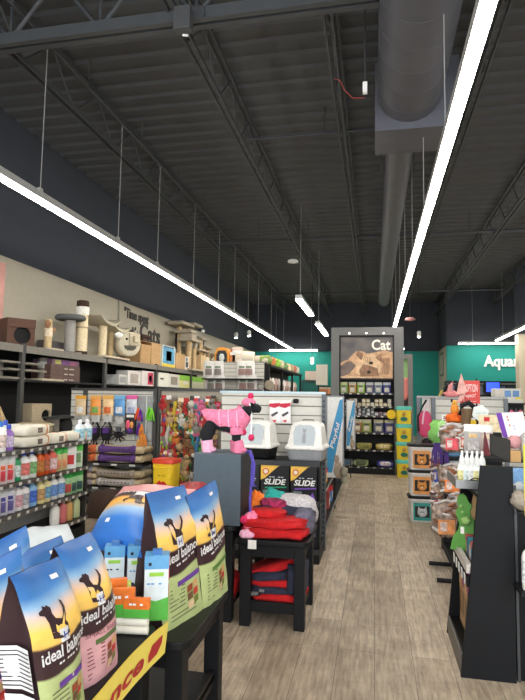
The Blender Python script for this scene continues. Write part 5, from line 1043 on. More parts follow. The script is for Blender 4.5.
# products on it
g='cat food on the picture fixture'
cols=[((150,180,100),(196,200,150),'pale green'),((196,150,90),(206,200,180),'tan'),((140,180,60),(210,216,190),'green'),((120,116,140),(206,206,206),'grey'),((120,140,160),(216,216,210),'blue grey'),((60,60,140),(206,206,216),'dark blue')]
def put(mb,name,label,cat,pos,g=None,rz=0): o=mb.obj(name,rz=rz); o.location=pos; return tag(o,label,cat,g)
for k in range(6):
    x=xat(343.5+k*8.7,YF); c,tp,n=cols[k]; put(k_pouch(.17,.24,.1,c,tp,(210,206,190),(90,90,90)),'cat_food_bag','%s small cat food bag on the top fixture shelf, %s from left'%(n,ORD[k]),'cat food bag',(x,YF+.12,1.70),g)
for k in range(11):
    x=xat(346.5+k*4.3,YF)
    for lv in range(2 if k%3 else 1):
        c=[(196,176,130),(180,150,110),(206,200,190),(160,130,90)][k%4]; mb=MB().lathe([(.038,0),(.04,.004),(.04,.075),(.038,.08)],M(c,.4),12).lathe([(.041,.015),(.041,.06)],M((224,214,190),.5,0,.4,60),12)
        put(mb,'food_can','cat food can, %s row can %s on the tan can shelf'%(['lower','upper'][lv],ORD[k]),'can',(x,YF+.12,1.42+lv*.081),'cans on the tan shelf')
    for lv in range(2 if k<7 else 1):
        c=[(190,190,186),(150,160,170),(206,206,200),(170,140,150)][k%4] if k<8 else (190,120,140); mb=MB().lathe([(.036,0),(.038,.004),(.038,.075),(.036,.08)],M(c,.4),12).lathe([(.039,.015),(.039,.06)],M((226,222,220) if k%2 else (110,120,130),.5,0,.4,60),12)
        put(mb,'food_can','cat food can, %s row can %s on the grey can shelf'%(['lower','upper'][lv],ORD[k]),'can',(x,YF+.12,1.22+lv*.081),'cans on the grey shelf')
for k,(px,c,n) in enumerate(((357,(180,130,90),'tan'),(366.5,(150,170,80),'green'),(378.5,(110,110,140),'grey blue'),(389.5,(90,90,160),'violet blue'))):
    put(k_pouch(.21,.28,.12,c,(206,200,170),(216,206,180),(70,70,80)),'cat_food_bag','larger %s cat food bag standing on the middle fixture shelf'%n,'cat food bag',(xat(px,YF),YF+.14,.86),g)
for px,z,w,c,lb,n in ((364,.50,.34,(170,160,90),(120,120,60),'green and tan lying bag on the second lowest fixture shelf, left'),(384,.50,.36,(190,170,90),(206,190,140),'yellowish lying bag on the second lowest fixture shelf, right'),(348,.14,.22,(140,150,150),(60,90,110),'small blue grey lying pack at the fixture bottom left'),(361,.14,.32,(160,170,120),(80,90,60),'pale green lying bag on the lowest fixture shelf'),(385,.14,.36,(70,80,160),(220,200,210),'blue and white lying bag on the lowest fixture shelf, right')):
    mb=MB().blob((0,0,.07),(w/2,.15,.07),M(c,.4,0,.3,20),.5,.1,px).blob((0,-.1,.08),(w*.34,.06,.05),M(lb,.4,0,.5,30),.5,.1,px+3); put(mb,'cat_food_bag',n,'cat food bag',(xat(px,YF),YF+.17,z),g)
p=aY(391.5,414.5,YF-.03); t=thing('shelf_sign','round yellow sign sticking out of the fixture shelf at right','sign',p,0); MB().tube([(0,0,0),(0,.012,0)],.10,M((240,200,30)),18).obj('sign_disc',t); MB().tube([(0,.012,0),(0,.06,0)],.008,DARK,6).obj('bracket',t)
# yellow bins
YB_=M((232,206,40),.45); TQ=M((80,180,160),.45)
for k in range(4):
    x0,x1=xat(396,12.0),xat(409.5,12.0); w=x1-x0; h=.36
    t=thing('litter_tub',['bottom yellow litter tub of the stack beside the cat fixture','second lowest yellow litter tub beside the cat fixture','third yellow litter tub up beside the cat fixture','topmost yellow litter tub of the stack beside the cat fixture'][k],'tub',((x0+x1)/2,YF-.20,k*h),0,'stacked yellow litter tubs')
    MB().lathe([(w*.50,0),(w*.54,h*.80)],YB_,20,(0,0,0),1,.9,.3).obj('tub_body',t); MB().lathe([(w*.57,h*.78),(w*.58,h*.95),(w*.5,h*.995)],TQ,20,(0,0,0),1,.9,.3).obj('lid',t)
    MB().prism([(.07*math.cos(q),h*.28+.045*math.sin(q)) for q in [2*PI*n_/16 for n_ in range(16)]],-w*.53,-w*.50,M((20,110,90))).obj('round_emblem',t)
    MB().blob((.0,-w*.50,h*.56),(.04,.02,.04),M((190,140,60)),1,.3,k).obj('animal_print',t)
# second fixture behind
YG=14.5; a,b=xat(404,YG),xat(413,YG); o=V(((a+b)/2,YG,0)); t=thing('side_fixture','narrow grey framed display with green panel behind the yellow tubs','display fixture',o)
z2=zat(408,354,YG); MB().box(b-.12,b,YG,YG+.5,0,z2,GF).box(a-.5,b-.12,YG,YG+.5,z2-.12,z2,GF).obj('frame',t,org=o); MB().box(a-.5,b-.12,YG+.1,YG+.14,2.1,z2-.12,M((150,190,120),.5,0,.2,4)).obj('green_panel',t,org=o); MB().box(a-.5,b-.12,YG+.12,YG+.5,0,2.1,M((60,52,50))).obj('shelf_body',t,org=o)
MB().blob(((a+b)/2-.1,YG+.05,1.85),(.12,.05,.28),M((206,120,110)),.6,.2,3).obj('pink_pack',t,org=o)
# far back: teal wall area, door, shelving
struct(MB().box(xat(303,24.4),xat(319,24.4),24.55,24.6,0,zat(310,382,24.4),M((10,104,98),.6)).box(xat(303,24.4)-.1,xat(303,24.4),24.5,24.6,0,zat(310,381,24.4),M((10,90,88))),'door_1','dark teal door in the back wall')
p=aY(311.5,375.5,24.3); tag(MB().box(p.x-.3,p.x+.3,24.4,24.58,p.z-.2,p.z+.2,M((206,190,176))).obj('wall_sign',org=(p.x,24.5,p.z)),'small beige sign box high on the far teal wall','sign')
struct(MB().box(xat(303,24.4)-.05,xat(319,24.4),24.48,24.56,zat(310,381,24.4)-.05,zat(310,381,24.4)+.05,M((60,80,80))),'trim_30')
p=aY(322,385,20); tag(MB().box(p.x-.22,p.x+.18,20,20.4,p.z,p.z+.75,M((206,200,186))).obj('tall_box',org=(p.x,20,p.z)),'tall cream box standing on top of far shelving, left of cat fixture','box')
o=V((-1.9,20.2,0)); t=thing('far_shelving','far shelf carrying small orange packs in front of the teal wall','shelving',o)
MB().box(xat(318,20),xat(331,20),20,20.5,0,zat(322,394,20),DARK).obj('shelf_body',t,org=o); MB().box(xat(318,20),xat(331,20),20.05,20.5,zat(322,386,20)-.03,zat(322,386,20),DARK).obj('top_board',t,org=o); MB().box(xat(318,20),xat(319,20),20.0,20.5,0,zat(322,386,20),DARK).obj('side_panel',t,org=o)
for k in range(4): put(k_box(.12,.26,.1,(206,130,80),(226,210,190)),'food_box','small orange pack on the far shelf, %s from left'%ORD[k],'box',(xat(320.5+k*2.6,20),20.15,zat(322,394,20)+.0),'small orange packs on the far shelf')
# back gondola: white slatwall facing camera
YS=13.4; a,b=xat(206,YS),xat(264,YS); zs=zat(240,363,YS); o=V(((a+b)/2,YS,0)); t=thing('slatwall_bay','far white slatwall bay hung with white bags behind the toy wall','shelving',o)
slat(a,b,YS,.1,zs).obj('slat_panel',t,org=o); MB().box(a,b+.02,YS-.4,YS,zat(240,379,YS)-.03,zat(240,379,YS),DARK).obj('shelf_board',t,org=o); MB().box(b,b+.05,YS-.02,YS+.4,0,zs,DARK).obj('upright_post',t,org=o); MB().box(a,b,YS-.01,YS+.06,zs,zs+.03,M((150,148,140))).obj('top_rail',t,org=o)
n=0
for z_py,xs_ in ((376,(209,218,242,249)),(391,(211,219,243,251))):
    for px in xs_:
        p=aY(px,z_py,YS-.15); put(k_pouch(.30,.40,.1,(226,222,220),(216,214,208),(150+R.randint(-20,50),130,124),(120,140,110)),'litter_bag','white printed bag on the far slatwall, %s row, %s from left'%(['upper','lower'][n//4],ORD[n%4]),'pet food bag',(p.x,YS-.15,p.z-.02 if n<4 else p.z),'white bags on the far slatwall'); n+=1
# its top items
for px0,px1,h,c,nm,l,r_ in ((216,230,.42,(226,150,50),'cat_carrier','orange rounded box with dark window on top of the far slatwall',1),(231,236,.36,(206,130,80),'food_box','small orange box beside the rolled cream mats',0),(233,242,.42,(226,206,190),'food_box','cream and pink carton behind the rolled mats',0)):
    x0,x1=xat(px0,YS+.3),xat(px1,YS+.3); w=x1-x0; t=thing(nm,l,'box',((x0+x1)/2,YS+.25,zs+.0))
    if r_:
        MB().prism([(-w/2,0),(w/2,0),(w/2,h*.6),(w*.35,h*.92),(0,h),(-w*.35,h*.92),(-w/2,h*.6)],-.15,.15,M(c)).obj('box_body',t); MB().prism([(-w*.38,.03),(w*.38,.03),(w*.38,h*.55),(w*.25,h*.78),(-w*.25,h*.78),(-w*.38,h*.55)],-.16,-.15,M((40,44,46))).obj('dark_window',t); MB().blob((0,-.17,h*.35),(w*.2,.02,h*.22),M((200,206,200)),1,.3,2).obj('picture',t)
    else: MB().box(-w/2,w/2,-.1,.1,0,h,M(c)).obj('box_body',t,bevel=.003); MB().box(-w/2,w/2,-.105,-.1,h*.6,h*.8,WHITE).obj('front_print',t)
struct(MB().box(X0+.02,X0+.06,14.5,17.,2.9,3.45,DARK).box(X0+.05,X0+.07,14.7,16.8,3.0,3.35,M((120,120,112))),'window_1','small dark framed opening high on the cream wall')
o=V((xat(250,YS+.3),YS+.3,zs)); t=thing('rolled_mat','rolled cream mats lying on top of the far slatwall','mat roll',o)
MB().tube([(xat(236,YS+.3)-o.x,0,.17),(xat(253,YS+.3)-o.x,.05,.14)],.17,M((216,206,186),.8),12).obj('mat_roll',t); MB().tube([(xat(244,YS+.3)-o.x,.12,.1),(xat(267,YS+.3)-o.x,.15,.1)],.12,M((206,194,176),.8),12).obj('mat_roll',t)
# dark shelving running away along X=-2.55
o=V((-2.6,16.6,0)); t=thing('far_shelving','dark shelving run with hanging white bags leading to the teal wall','shelving',o); y0,y1=YS+.1,19.6; zt2=zs-.03
for y in (y0,y0+2.05,y0+4.1,y1): MB().box(-2.64,-2.58,y-.04,y+.04,0,zt2,DARK).obj('upright_post',t,org=o)
for z,w_ in ((zt2,.5),(1.75,.4),(1.3,.45),(.8,.45),(.15,.5)): MB().box(-3.05,-2.6+(.06 if z==zt2 else 0),y0,y1,z-.05,z,DARK).obj('shelf_board',t,org=o)
MB().box(-3.1,-3.05,y0,y1,0,zt2,M((60,58,56))).obj('back_panel',t,org=o)
for k in range(12):
    for z in (1.75,1.3):
        y=y0+.3+k*.48; c=[(206,200,194),(196,180,176),(216,210,206),(190,160,150)][k%4]; put(k_pouch(.32,.36,.12,c,None,(110,90,90) if k%2 else (150,110,90)),'litter_bag','pale printed bag on the dark far shelving, %s shelf, %s along'%(['upper','lower'][z==1.3],ORD[k]),'pet food bag',(-2.72,y,z),'pale bags on the dark far shelving',PI/2)
for k in range(9):
    c,n_=[((120,150,70),'green'),((206,130,70),'orange'),((150,200,70),'lime'),((190,186,150),'beige'),((110,140,90),'dark green'),((210,190,150),'cream'),((160,140,110),'tan'),((190,110,90),'reddish'),((200,196,180),'pale')][k]; y=y0+.4+k*.66
    put(MB().blob((0,0,.13),(.2,.17,.13),M(c,.6,0,.4,9),.6,.25,k),'stuffed_bag','%s lumpy bag on top of the dark far shelving'%n_,'pet food bag',(-2.8,y,zt2),'bags on top of the dark far shelving')
p=aY(269,385,YS-.1); tag(MB().tube([p,p+V((0,.02,0))],.12,M((150,140,120)),18).tube([p+V((0,.02,0)),p+V((0,.1,0))],.01,DARK,6).obj('round_sign',org=p),'round tan sign hanging at the end of the dark far shelving','sign')
tag(MB().blob(aY(263,402,6.2)+V((0,0,0)),(.05,.05,.04),M((50,40,36)),1,.4,9).obj('toy_head',org=aY(263,402,6.2)),'small dark toy perched behind the top rail of the centre unit','toy') if False else None
# ================= RIGHT SIDE =================
# white tubs
TW=M((246,245,242),.4)
for k in range(3):
    Y=7.5; x0,x1=xat(411,Y),xat(430,Y); w=x1-x0; h=.335; z=k*h
    t=thing('food_tub',['white tub with black lid and teal label, bottom of the stack','white tub with black lid and orange label, middle of the stack','white tub with black lid and orange label, top of the stack'][k],'tub',((x0+x1)/2,Y+.14,z),.06,'stacked white tubs beside the aisle')
    MB().lathe([(w*.56,0),(w*.60,.02),(w*.64,h*.80),(w*.67,h*.81),(w*.67,h*.9)],TW,24,(0,0,0),1,.9,.32).obj('tub_body',t); MB().lathe([(w*.69,h*.89),(w*.70,h*.96),(w*.64,h*.995)],BLACK,24,(0,0,0),1,.9,.32).obj('lid',t)
    c=(232,160,90) if k else (60,160,150); f=-w*.575; MB().box(-w*.46,w*.46,f-.006,f,h*.08,h*.74,M(c,.5)).box(-w*.38,w*.38,f-.008,f,h*.2,h*.62,M((40,38,36))).obj('label_panel',t)
    fc=(226,150,70) if k else (200,204,206); m=M(fc,.7,0,.3,40); MB().blob((0,f-.01,h*.38),(w*.25,.008,h*.16),m).prism([(-w*.24,h*.44),(-w*.06,h*.5),(-w*.2,h*.62)],f-.012,f-.006,m).prism([(w*.24,h*.44),(w*.06,h*.5),(w*.2,h*.62)],f-.012,f-.006,m).obj('cat_face_print',t.children[-1])
    MB().blob((-w*.06,f-.018,h*.41),(.008,.003,.008),BLACK).blob((w*.06,f-.018,h*.41),(.008,.003,.008),BLACK).blob((0,f-.02,h*.33),(w*.05,.004,h*.03),WHITE).obj('eyes_print',t)
# right gondola behind
YR=8.2; a,b,c_=xat(418,YR),xat(433,YR),xat(505,YR); zr=zat(450,398,YR)
o=V(((a+c_)/2,YR,0)); t=thing('slatwall_gondola','white slatwall gondola behind the dog chews, grey frame','shelving',o)
slat(b,c_,YR,.1,zr).obj('slat_panel',t,org=o); slat(a+.06,b-.02,YR+.05,.1,zr,M((222,220,214)),2.,.02).obj('side_panel',t,org=o)
for x in (a,b,c_): MB().box(x-.02,x+.03,YR-.04,YR+.05,0,zr,M((96,100,104),.4,.5)).obj('upright_post',t,org=o)
MB().box(a-.02,c_+.03,YR-.01,YR+.06,zr,zr+.025,M((150,150,146),.4,.4)).obj('top_rail',t,org=o); MB().box(b,c_,YR-.4,YR,.1,.14,DARK).box(a,c_,YR+.06,YR+.4,0,.1,DARK).obj('base_shelf',t,org=o)
p=aY(425,424,YR-.08); t=thing('pet_bag','pink oval pet carrier with black straps hanging on the gondola end','pet carrier',p); MB().blob((0,0,0),(.10,.06,.19),M((206,70,110),.7),.9,.05).obj('bag_body',t); MB().tube([(-.09,-.03,-.1),(-.1,-.05,.1),(-.03,-.05,.26),(.02,-.03,.34)],.014,BLACK,6).tube([(-.04,-.06,.0),(-.02,-.07,.16),(.04,-.05,.3)],.012,M((220,190,200)),6).obj('strap',t); MB().blob((.02,0,-.26),(.07,.05,.06),BLACK,.8,.3).obj('black_base',t)
# poster on return wall
o=V((2.74,23.4,3.0)); y0,y1=22.9,24.0; t=thing('wall_poster','greenish poster on the cream return wall','poster',o); MB().box(2.73,2.75,y0,y1,2.55,3.5,M((70,96,84))).obj('poster_frame',t,org=o); MB().box(2.722,2.73,y0+.08,y1-.08,2.62,3.42,M((176,180,160),.5,0,.4,3)).obj('poster_print',t,org=o)
# aquarium rack band and stuff on gondola top
YQ=21.2; o=V((4,YQ,0)); z0,z1=zat(480,396,YQ),zat(480,381,YQ); t=thing('aquarium_rack','black aquarium rack along the teal wall below the lettering','aquarium rack',o)
MB().box(xat(447,YQ),8,YQ,YQ+.7,0,z1,BLACK).obj('rack_body',t,org=o)
for k in range(9): x=xat(450,YQ)+k*.5; MB().box(x,x+.42,YQ-.01,YQ,z0+.05,z1-.18,M((50,60,70) if k%3 else (70,90,120),.15)).obj('tank_front',t,org=o)
MB().box(xat(447,YQ),8,YQ-.03,YQ-.01,z1-.12,z1-.08,M((110,112,112))).obj('light_bar',t,org=o)
YE=10.; tb_=lambda px,py,Y: aY(px,py,Y)
t=thing('tv_box','blue glowing tank seen behind the red sign','aquarium',tb_(493,393,20.9)); MB().box(-.25,.25,0,.2,0,.42,BLACK).obj('tank_frame',t); MB().box(-.22,.22,-.01,0,.04,.38,M((40,70,230),.3,emit=.8)).obj('blue_tank',t)
t=thing('picture_carton','pale boxes with blue pictures standing on the far gondola top','box',(xat(508,9),9,zat(508,399,9))); w=xat(521,9)-xat(495.5,9); h=zat(508,388.5,9)-zat(508,399,9)
MB().box(-w/2,w/2,0,.3,0,h,M((206,206,196))).obj('carton_body',t); mb=MB(); [mb.box(-w*.45+k*w*.32,-w*.2+k*w*.32,-.003,0,h*.2,h*.8,M(cc_)) for k,cc_ in enumerate([(210,200,190),(110,150,200),(100,140,190)])]; mb.box(w*.3,w*.5,-.004,-.003,.0,h*.2,M((226,206,50))); mb.obj('picture_print',t)
o=V((xat(510,9),9,0)); t=thing('shelf_unit','low white unit carrying the pale picture boxes','shelving',o); MB().box(xat(494,9),xat(523,9),9,9.4,0,zat(508,399,9),SL).obj('unit_body',t,org=o)
# small pink/black bottles on hook
for k,px in enumerate((511.5,516,520.5)):
    p=aY(px,411,8.1); t=thing('spray_bottle','small pink and dark bottle hanging right of the gondola, %s from left'%ORD[k],'bottle',p-V((0,0,.1)),0,'small pink bottles right of the gondola'); k_bottle(t,.028,.14,[(206,90,120),(90,60,80),(220,120,130)][k],(30,30,34),(230,180,190))
o=V((xat(516,8.2),8.2,zat(516,403,8.2))); tag(MB().box(xat(508,8.2),xat(524,8.2),8.05,8.25,o.z-.02,o.z,DARK).box(xat(508,8.2),xat(524,8.2),8.05,8.25,zat(516,414.5,8.2)-.02,zat(516,414.5,8.2),DARK).box(xat(508,8.2),xat(524,8.2),8.22,8.25,zat(516,414.5,8.2),o.z,DARK).obj('bottle_rack',org=o),'small dark rack holding pink bottles at the right edge','rack')
# pink black plush at top of gondola
p=aY(452,399,YR-.02); t=thing('plush_toy','pink and black long eared plush toy perched on the gondola top','plush toy',p+V((0,.02,.02))); MB().blob((0,0,.05),(.12,.06,.05),fab((226,140,140)),1,.2,1).tube([(-.03,0,.05),(-.02,-.02,.17),(.02,-.03,.24)],[.045,.035,.006],fab((226,150,150)),8).obj('plush_body',t); MB().tube([(-.12,0,.02),(-.09,0,.12),(.0,0,.22),(.04,-.0,.22)],[.02,.03,.03,.01],fab((24,22,24)),8).blob((.12,0,.13),(.09,.05,.11),fab((26,24,26)),1,.1,2).obj('black_plush',t); MB().tube([(-.17,-.01,.02),(-.13,-.02,.1)],.018,fab((190,170,90)),8).obj('yellow_trim',t)
# red adoption sign
YD=6.2; a=aY(459.5,380.5,YD); b=aY(480,403.5,YD); w=b.x-a.x; h=a.z-b.z; t=thing('red_sign','square red sign with white ADOPTION lettering above the dog chews','sign',(a.x+w/2,YD,b.z),-.06)
MB().box(-w/2,w/2,0,.01,0,h,M((206,62,52),.5)).obj('sign_board',t)
MB().label('ADOPTION',(-w*.42,0,h*.50),(1,0,0),(0,0,1),w*.8,h*.34,M((244,232,226)),off=.003,bold=.0).label('Project!',(-w*.36,0,h*.2),(1,0,.05),(0,0,1),w*.66,h*.22,M((244,232,226)),off=.003,shear=.3).label('-- - ---',(-w*.1,0,h*.08),(1,0,0),(0,0,1),w*.4,h*.02,M((244,232,226)),off=.003,res=1).obj('lettering',t.children[0])
MB().box(w*.3,w*.38,.01,.02,-.42,h+.02,BLACK).obj('stand_clip',t)
t=thing('cloth_ribbon','pale pink pointed cloth hanging over the left side of the red sign','ribbon',(a.x-.02,YD-.06,b.z-.05)); PK=fab((226,170,160),30,.3)
MB().prism([(.03,h*1.5),(.06,h*1.1),(.09,h*.75),(.05,h*.55),(-.02,h*.6),(.0,h*1.05)],-.008,.008,PK).prism([(.02,h*.62),(.06,h*.58),(.03,h*.3),(-.02,h*.2)],-.008,.008,PK).obj('cloth_point',t); MB().tube([(.045,0,h*.6),(.06,0,h*.1),(.02,0,-.05)],.006,PK,6).obj('string',t)
# support fixture for the right aisle: hanging chew bags, risers
YJ=6.0
o=V((xat(455,6.3),6.3,0)); t=thing('chew_fixture','black wire fixture under the hanging bags of dog chews','shelving',o)
MB().box(xat(440,6.3),xat(500,6.3),6.25,6.35,0,1.25,DARK).obj('back_panel',t,org=o); MB().box(xat(440,6.3),xat(500,6.3),5.3,6.25,.02,.08,DARK).obj('base_shelf',t,org=o); MB().box(xat(440,6.2),xat(505,6.2),5.5,6.25,zat(450,455,5.7)-.03,zat(450,455,5.7),DARK).obj('shelf_board',t,org=o)
def chewbag(px,py,w,h,lab,label,c=(120,76,50),Y=5.4,tail=True,g='clear bags of dog chews'):
    w*=.76; h*=.86; px+=2.5
    p=aY(px,py,Y); t=thing('chew_bag',label,'treat bag',p,0,g); m=M(c,.35,0,.6,22,.4); r=random.Random(int(px*7+py))
    MB().blob((0,0,h*.45),(w/2,.07,h*.45),M((160,140,126),.22,0,.6,26,.5),.6,.25,px,26,14,3.).obj('bag_body',t)
    mb=MB(); 
    for k in range(16): x=r.uniform(-.42,.42)*w; z=r.uniform(.08,.85)*h; mb.tube([(x-.03,-.055,z),(x+.03,-.072,z+r.uniform(-.04,.04))],.013,(m,M((206,200,196),.3),M((150,96,60),.4))[k%3],6)
    mb.obj('chew_sticks',t)
    MB().box(-w*.30,w*.24,-.087,-.079,h*.10,h*.48,M(lab,.5,0,.3,18)).box(-w*.24,-w*.02,-.089,-.087,h*.18,h*.42,M((236,200,190),.5,0,.4,50)).obj('front_label',t); MB().box(w*.30,w*.44,-.084,-.074,h*.14,h*.5,PAPER).obj('white_strip',t)
    MB().tube([(-w*.4,-.02,h*.85),(0,-.04,h*.98),(w*.4,-.02,h*.85)],.012,M((190,184,180),.3),6).obj('gathered_top',t); return t
chewbag(449,452,.27,.32,(220,80,90),'clear bag of dog chews with red label, upper left beside the tubs')
chewbag(461,449,.16,.26,(200,90,50),'clear bag of brown chews behind the silver pouch')
chewbag(449,494,.30,.34,(226,130,60),'clear bag of dog chews with orange label, middle height')
chewbag(444,536,.34,.38,(226,150,90),'clear bag of dog chews with pale orange label, lowest near the floor',Y=5.2)
chewbag(455,520,.24,.30,(190,120,100),'clear bag of grey chews between the lowest chew bag and green board',Y=5.3,c=(150,140,136))
chewbag(435,515,.16,.36,(206,40,60),'narrow clear bag with red edge at the fixture left side',Y=5.5,c=(90,60,70))
t=chewbag(433,484,.10,.34,(60,90,180),'narrow bag with blue and red print beside the white tubs',Y=5.6,c=(120,50,50))
t=thing('plush_toy','green ruffled plush toy hanging beside the pink pet carrier','plush toy',aY(437,432,5.9)); MB().blob((0,0,0),(.09,.06,.12),fab((130,190,100)),1,.5,3).blob((.05,-.03,.05),(.05,.04,.06),fab((170,216,140)),1,.5,4).obj('plush_body',t); MB().box(-.0,.05,-.08,-.075,-.04,.0,WHITE).obj('paper_tag',t); 
t=thing('fringe_toy','dark purple fringe toy hanging below the green plush','dog toy',aY(439,443,5.4)); mb=MB(); r_=random.Random(4)
for k in range(26): x=r_.uniform(-.1,.12); mb.tube([(x*.5,0,0),(x,-.03,-.12),(x*1.1,-.03,-.24-.06*r_.random())],.012,fab((70,46,110)),5,.005)
mb.obj('fringe',t); t.scale=(.72,.72,.72)
t=thing('treat_pouch','blue pouch standing under the upper chew bag','pouch',aY(454,471,5.6)); k_pouch(.13,.2,.06,(60,120,180),(120,170,210),(230,236,240)).obj('pouch_body',t)
t=thing('plush_toy','orange plush figure with ruffled skirt above the chew bags','plush toy',aY(455,421,6.1)); OF=fab((240,110,40),40,.8)
MB().blob((0,0,.03),(.10,.07,.05),OF,1,.5,5).obj('ruffled_skirt',t); MB().blob((0,0,.12),(.045,.04,.06),fab((236,150,60)),1,.2,6).obj('plush_body',t); MB().blob((0,0,.19),(.03,.03,.03),fab((230,170,70)),1,.2,7).blob((-.03,0,.215),(.012,.01,.02),BLACK).obj('plush_head',t)
t=thing('domino_card','small white card with black dots left of the orange figure','card',aY(444.5,424,6.1)); MB().box(-.025,.02,0,.008,0,.1,WHITE).obj('card_body',t); mb=MB(); [mb.cbox((-.003,-.001,.015+k*.022),(.012,.004,.01),BLACK) for k in range(4)]; mb.obj('dots',t)
t=thing('wooden_plush','brown cloth toy with a black curly top beside the white board','plush toy',aY(467,427,6.0)); MB().tube([(0,0,0),(0,0,.19)],[.055,.06],fab((120,96,72),30,.5),10).obj('toy_body',t); MB().tube([(-.07,0,.12),(-.05,0,.22),(.02,0,.25),(.08,0,.2),(.11,0,.05),(.12,0,-.06)],.028,fab((24,22,24)),8).obj('black_top',t)
t=thing('treat_bottle','small yellow jar beside the brown cloth toy','jar',aY(473.5,427,5.9)); MB().lathe([(.025,0),(.028,.06),(.02,.07)],M((240,200,40)),12).obj('jar_body',t); MB().lathe([(.02,.07),(.02,.09)],WHITE,12).obj('jar_lid',t)
p=aY(480.5,413,5.9); t=thing('hexagon_board','white hexagon board standing among the dog toys','sign board',p); hx=[(.085*math.cos(PI*k/3+.3),.085*math.sin(PI*k/3+.3)) for k in range(6)]; MB().prism(hx,0,.01,M((226,234,228))).obj('board',t); MB().label('-- -',(-.045,-.001,-.01),(1,0,.1),(0,0,1),.09,.006,M((140,180,170)),off=.002,res=1).obj('faint_lettering',t); MB().box(-.01,.01,.01,.02,-.25,.0,BLACK).obj('stand',t)
for px,py,w,h,c,tp,l in ((472.5,453,.15,.26,(190,188,186),(236,190,130),'silver treat pouch with orange and white top'),(486,454,.13,.26,(196,180,176),(240,210,170),'second treat pouch right of the silver one, cream top')):
    t=thing('treat_pouch',l,'pouch',aY(px,py,5.3),0,'silver treat pouches'); k_pouch(w,h,.1,c,(236,234,228),None,tp).obj('pouch_body',t); MB().box(-w*.3,w*.3,-.052,-.046,h*.12,h*.4,M((206,202,200),.4,0,.4,30)).obj('lower_print',t)
t=thing('paper_flyer','cream and red printed leaflets behind the black screen','leaflet',aY(492,432,5.6)); MB().box(-.12,.12,0,.01,0,.16,M((232,210,170),.6,0,.3,20)).box(-.07,-.02,-.003,0,.1,.14,RED).obj('leaflet_sheet',t)
t=thing('dark_red_pouch','dark red wedge shaped pouch between the silver pouch and black screen','pouch',aY(484,455,5.1)); MB().prism([(-.01,0),(.05,0),(.01,.2)],-.03,.03,M((110,24,36),.4)).obj('pouch_body',t)
# white book with purple spine
YK=4.3; A=aY(503,437,YK);B=aY(525,437.5,YK+.05);T0=aY(496,413,YK);T1=aY(520,412,YK+.05)
t=thing('white_booklet','large white card with purple edge stripe leaning at the right','booklet',((A.x+B.x)/2,YK,A.z))
def slab(pts,th,m,name,t):
    o=t.location; a=[V(p)-o for p in pts]; b=[p+V((0,th,0)) for p in a]; mb=MB().add(a+b,[(0,1,2,3),(7,6,5,4),(0,4,5,1),(1,5,6,2),(2,6,7,3),(3,7,4,0)],m); return mb.obj(name,t)
slab([A,B+V((.02,0,0)),T1+V((.02,0,0)),T0],.012,M((236,232,236),.5),'card_sheet',t); f=.22; dv=V((0,-.004,0))
slab([A+dv,A.lerp(B,f)+dv,T0.lerp(T1,f)+dv,T0+dv],.003,M((110,50,160),.5),'purple_stripe',t)
o=t.location; e1=(T0-A); e2=(B-A); P_=lambda u,v: A+e2*u+e1*v+V((0,-.006,0))-o
MB().text('-- -',lambda X,Y_,Z:P_(.42+.07*Y_,.9-.45*X),M((230,120,80)),res=1).text('- --',lambda X,Y_,Z:P_(.62+.04*Y_,.75-.45*X),M((150,160,220)),res=1).obj('faint_lettering',t)
# black tilted screen
YM=3.9; pts=[aY(490.5,454,YM),aY(510.5,463,YM-.12),aY(510.5,440,YM-.12),aY(490.5,433.5,YM)]
c=sum(pts,V())/4; t=thing('card_terminal_screen','black flat screen standing at the counter above the black stand','screen',(c.x,c.y,pts[0].z)); slab(pts,.03,M((30,30,31),.4),'screen_body',t); q=[a_.lerp(c,.08)+V((0,-.002,0)) for a_ in pts]; slab(q,.002,M((62,62,60),.35),'screen_face',t)
# black display stand (right)
YT=3.46; a0=aY(461,678,YT);a1=aY(517,684,YT);b1=aY(513,465,YT);b0=aY(480.5,464,YT); a0.z=a1.z=0; BW=M((15,17,20),.55,0,.1,10,spec=.22)
o=V((.64,3.7,0)); t=thing('slanted_stand','tall black slanted display stand at the right, open shelves facing the aisle','display stand',o); Y2=4.07
def side(Y,th,H=1.21): return MB().prism([(a0.x,0),(a1.x,0),(a1.x+(b1.x-a1.x)*H/1.21,H),(a0.x+(b0.x-a0.x)*H/1.21,H)],Y,Y+th,BW)
side(YT,.025).obj('near_side_panel',t,org=o,bevel=.003); 
side(Y2,.025,1.015).obj('far_side_panel',t,org=o)
def fx(z): return a0.x+(b0.x-a0.x)*z/1.21
MB().box(.77,.79,YT+.025,Y2,0,1.015,BW).obj('back_board',t,org=o); MB().box(fx(.05),fx(.05)+.02,YT+.025,Y2,0,.12,M((96,92,88),.5)).obj('kick_board',t,org=o)
for z in (.12,.60,1.035): MB().box(fx(z)+.005,.77,YT+.025,Y2,z-.02,z,BW).obj('shelf_board',t,org=o)
MB().box(fx(.6)-.02,fx(.6)+.01,YT+.025,Y2,.58,.63,M((196,190,182),.5)).obj('white_lip',t,org=o); mb=MB(); [mb.box(fx(.5)-.012,fx(.5)-.008,YT+.08+k*.11,YT+.12+k*.11,.50,.56,PAPER) for k in range(5)]; mb.box(fx(.5)-.008,fx(.5)+.005,YT+.025,Y2,.50,.56,BW); mb.obj('price_tickets',t,org=o)
for k in range(5):
    y=YT+.11+k*.105; put(k_box(.095,.34+.02*(k%2),.14,(176,142,100),(150,60,110) if k%2 else (196,160,110),(120,90,60)),'treat_carton','brown carton on the lower shelf of the black slanted stand, %s from near end'%ORD[k],'box',(fx(.2)+.13,y,.12),'brown cartons in the black slanted stand',PI/2*-1)
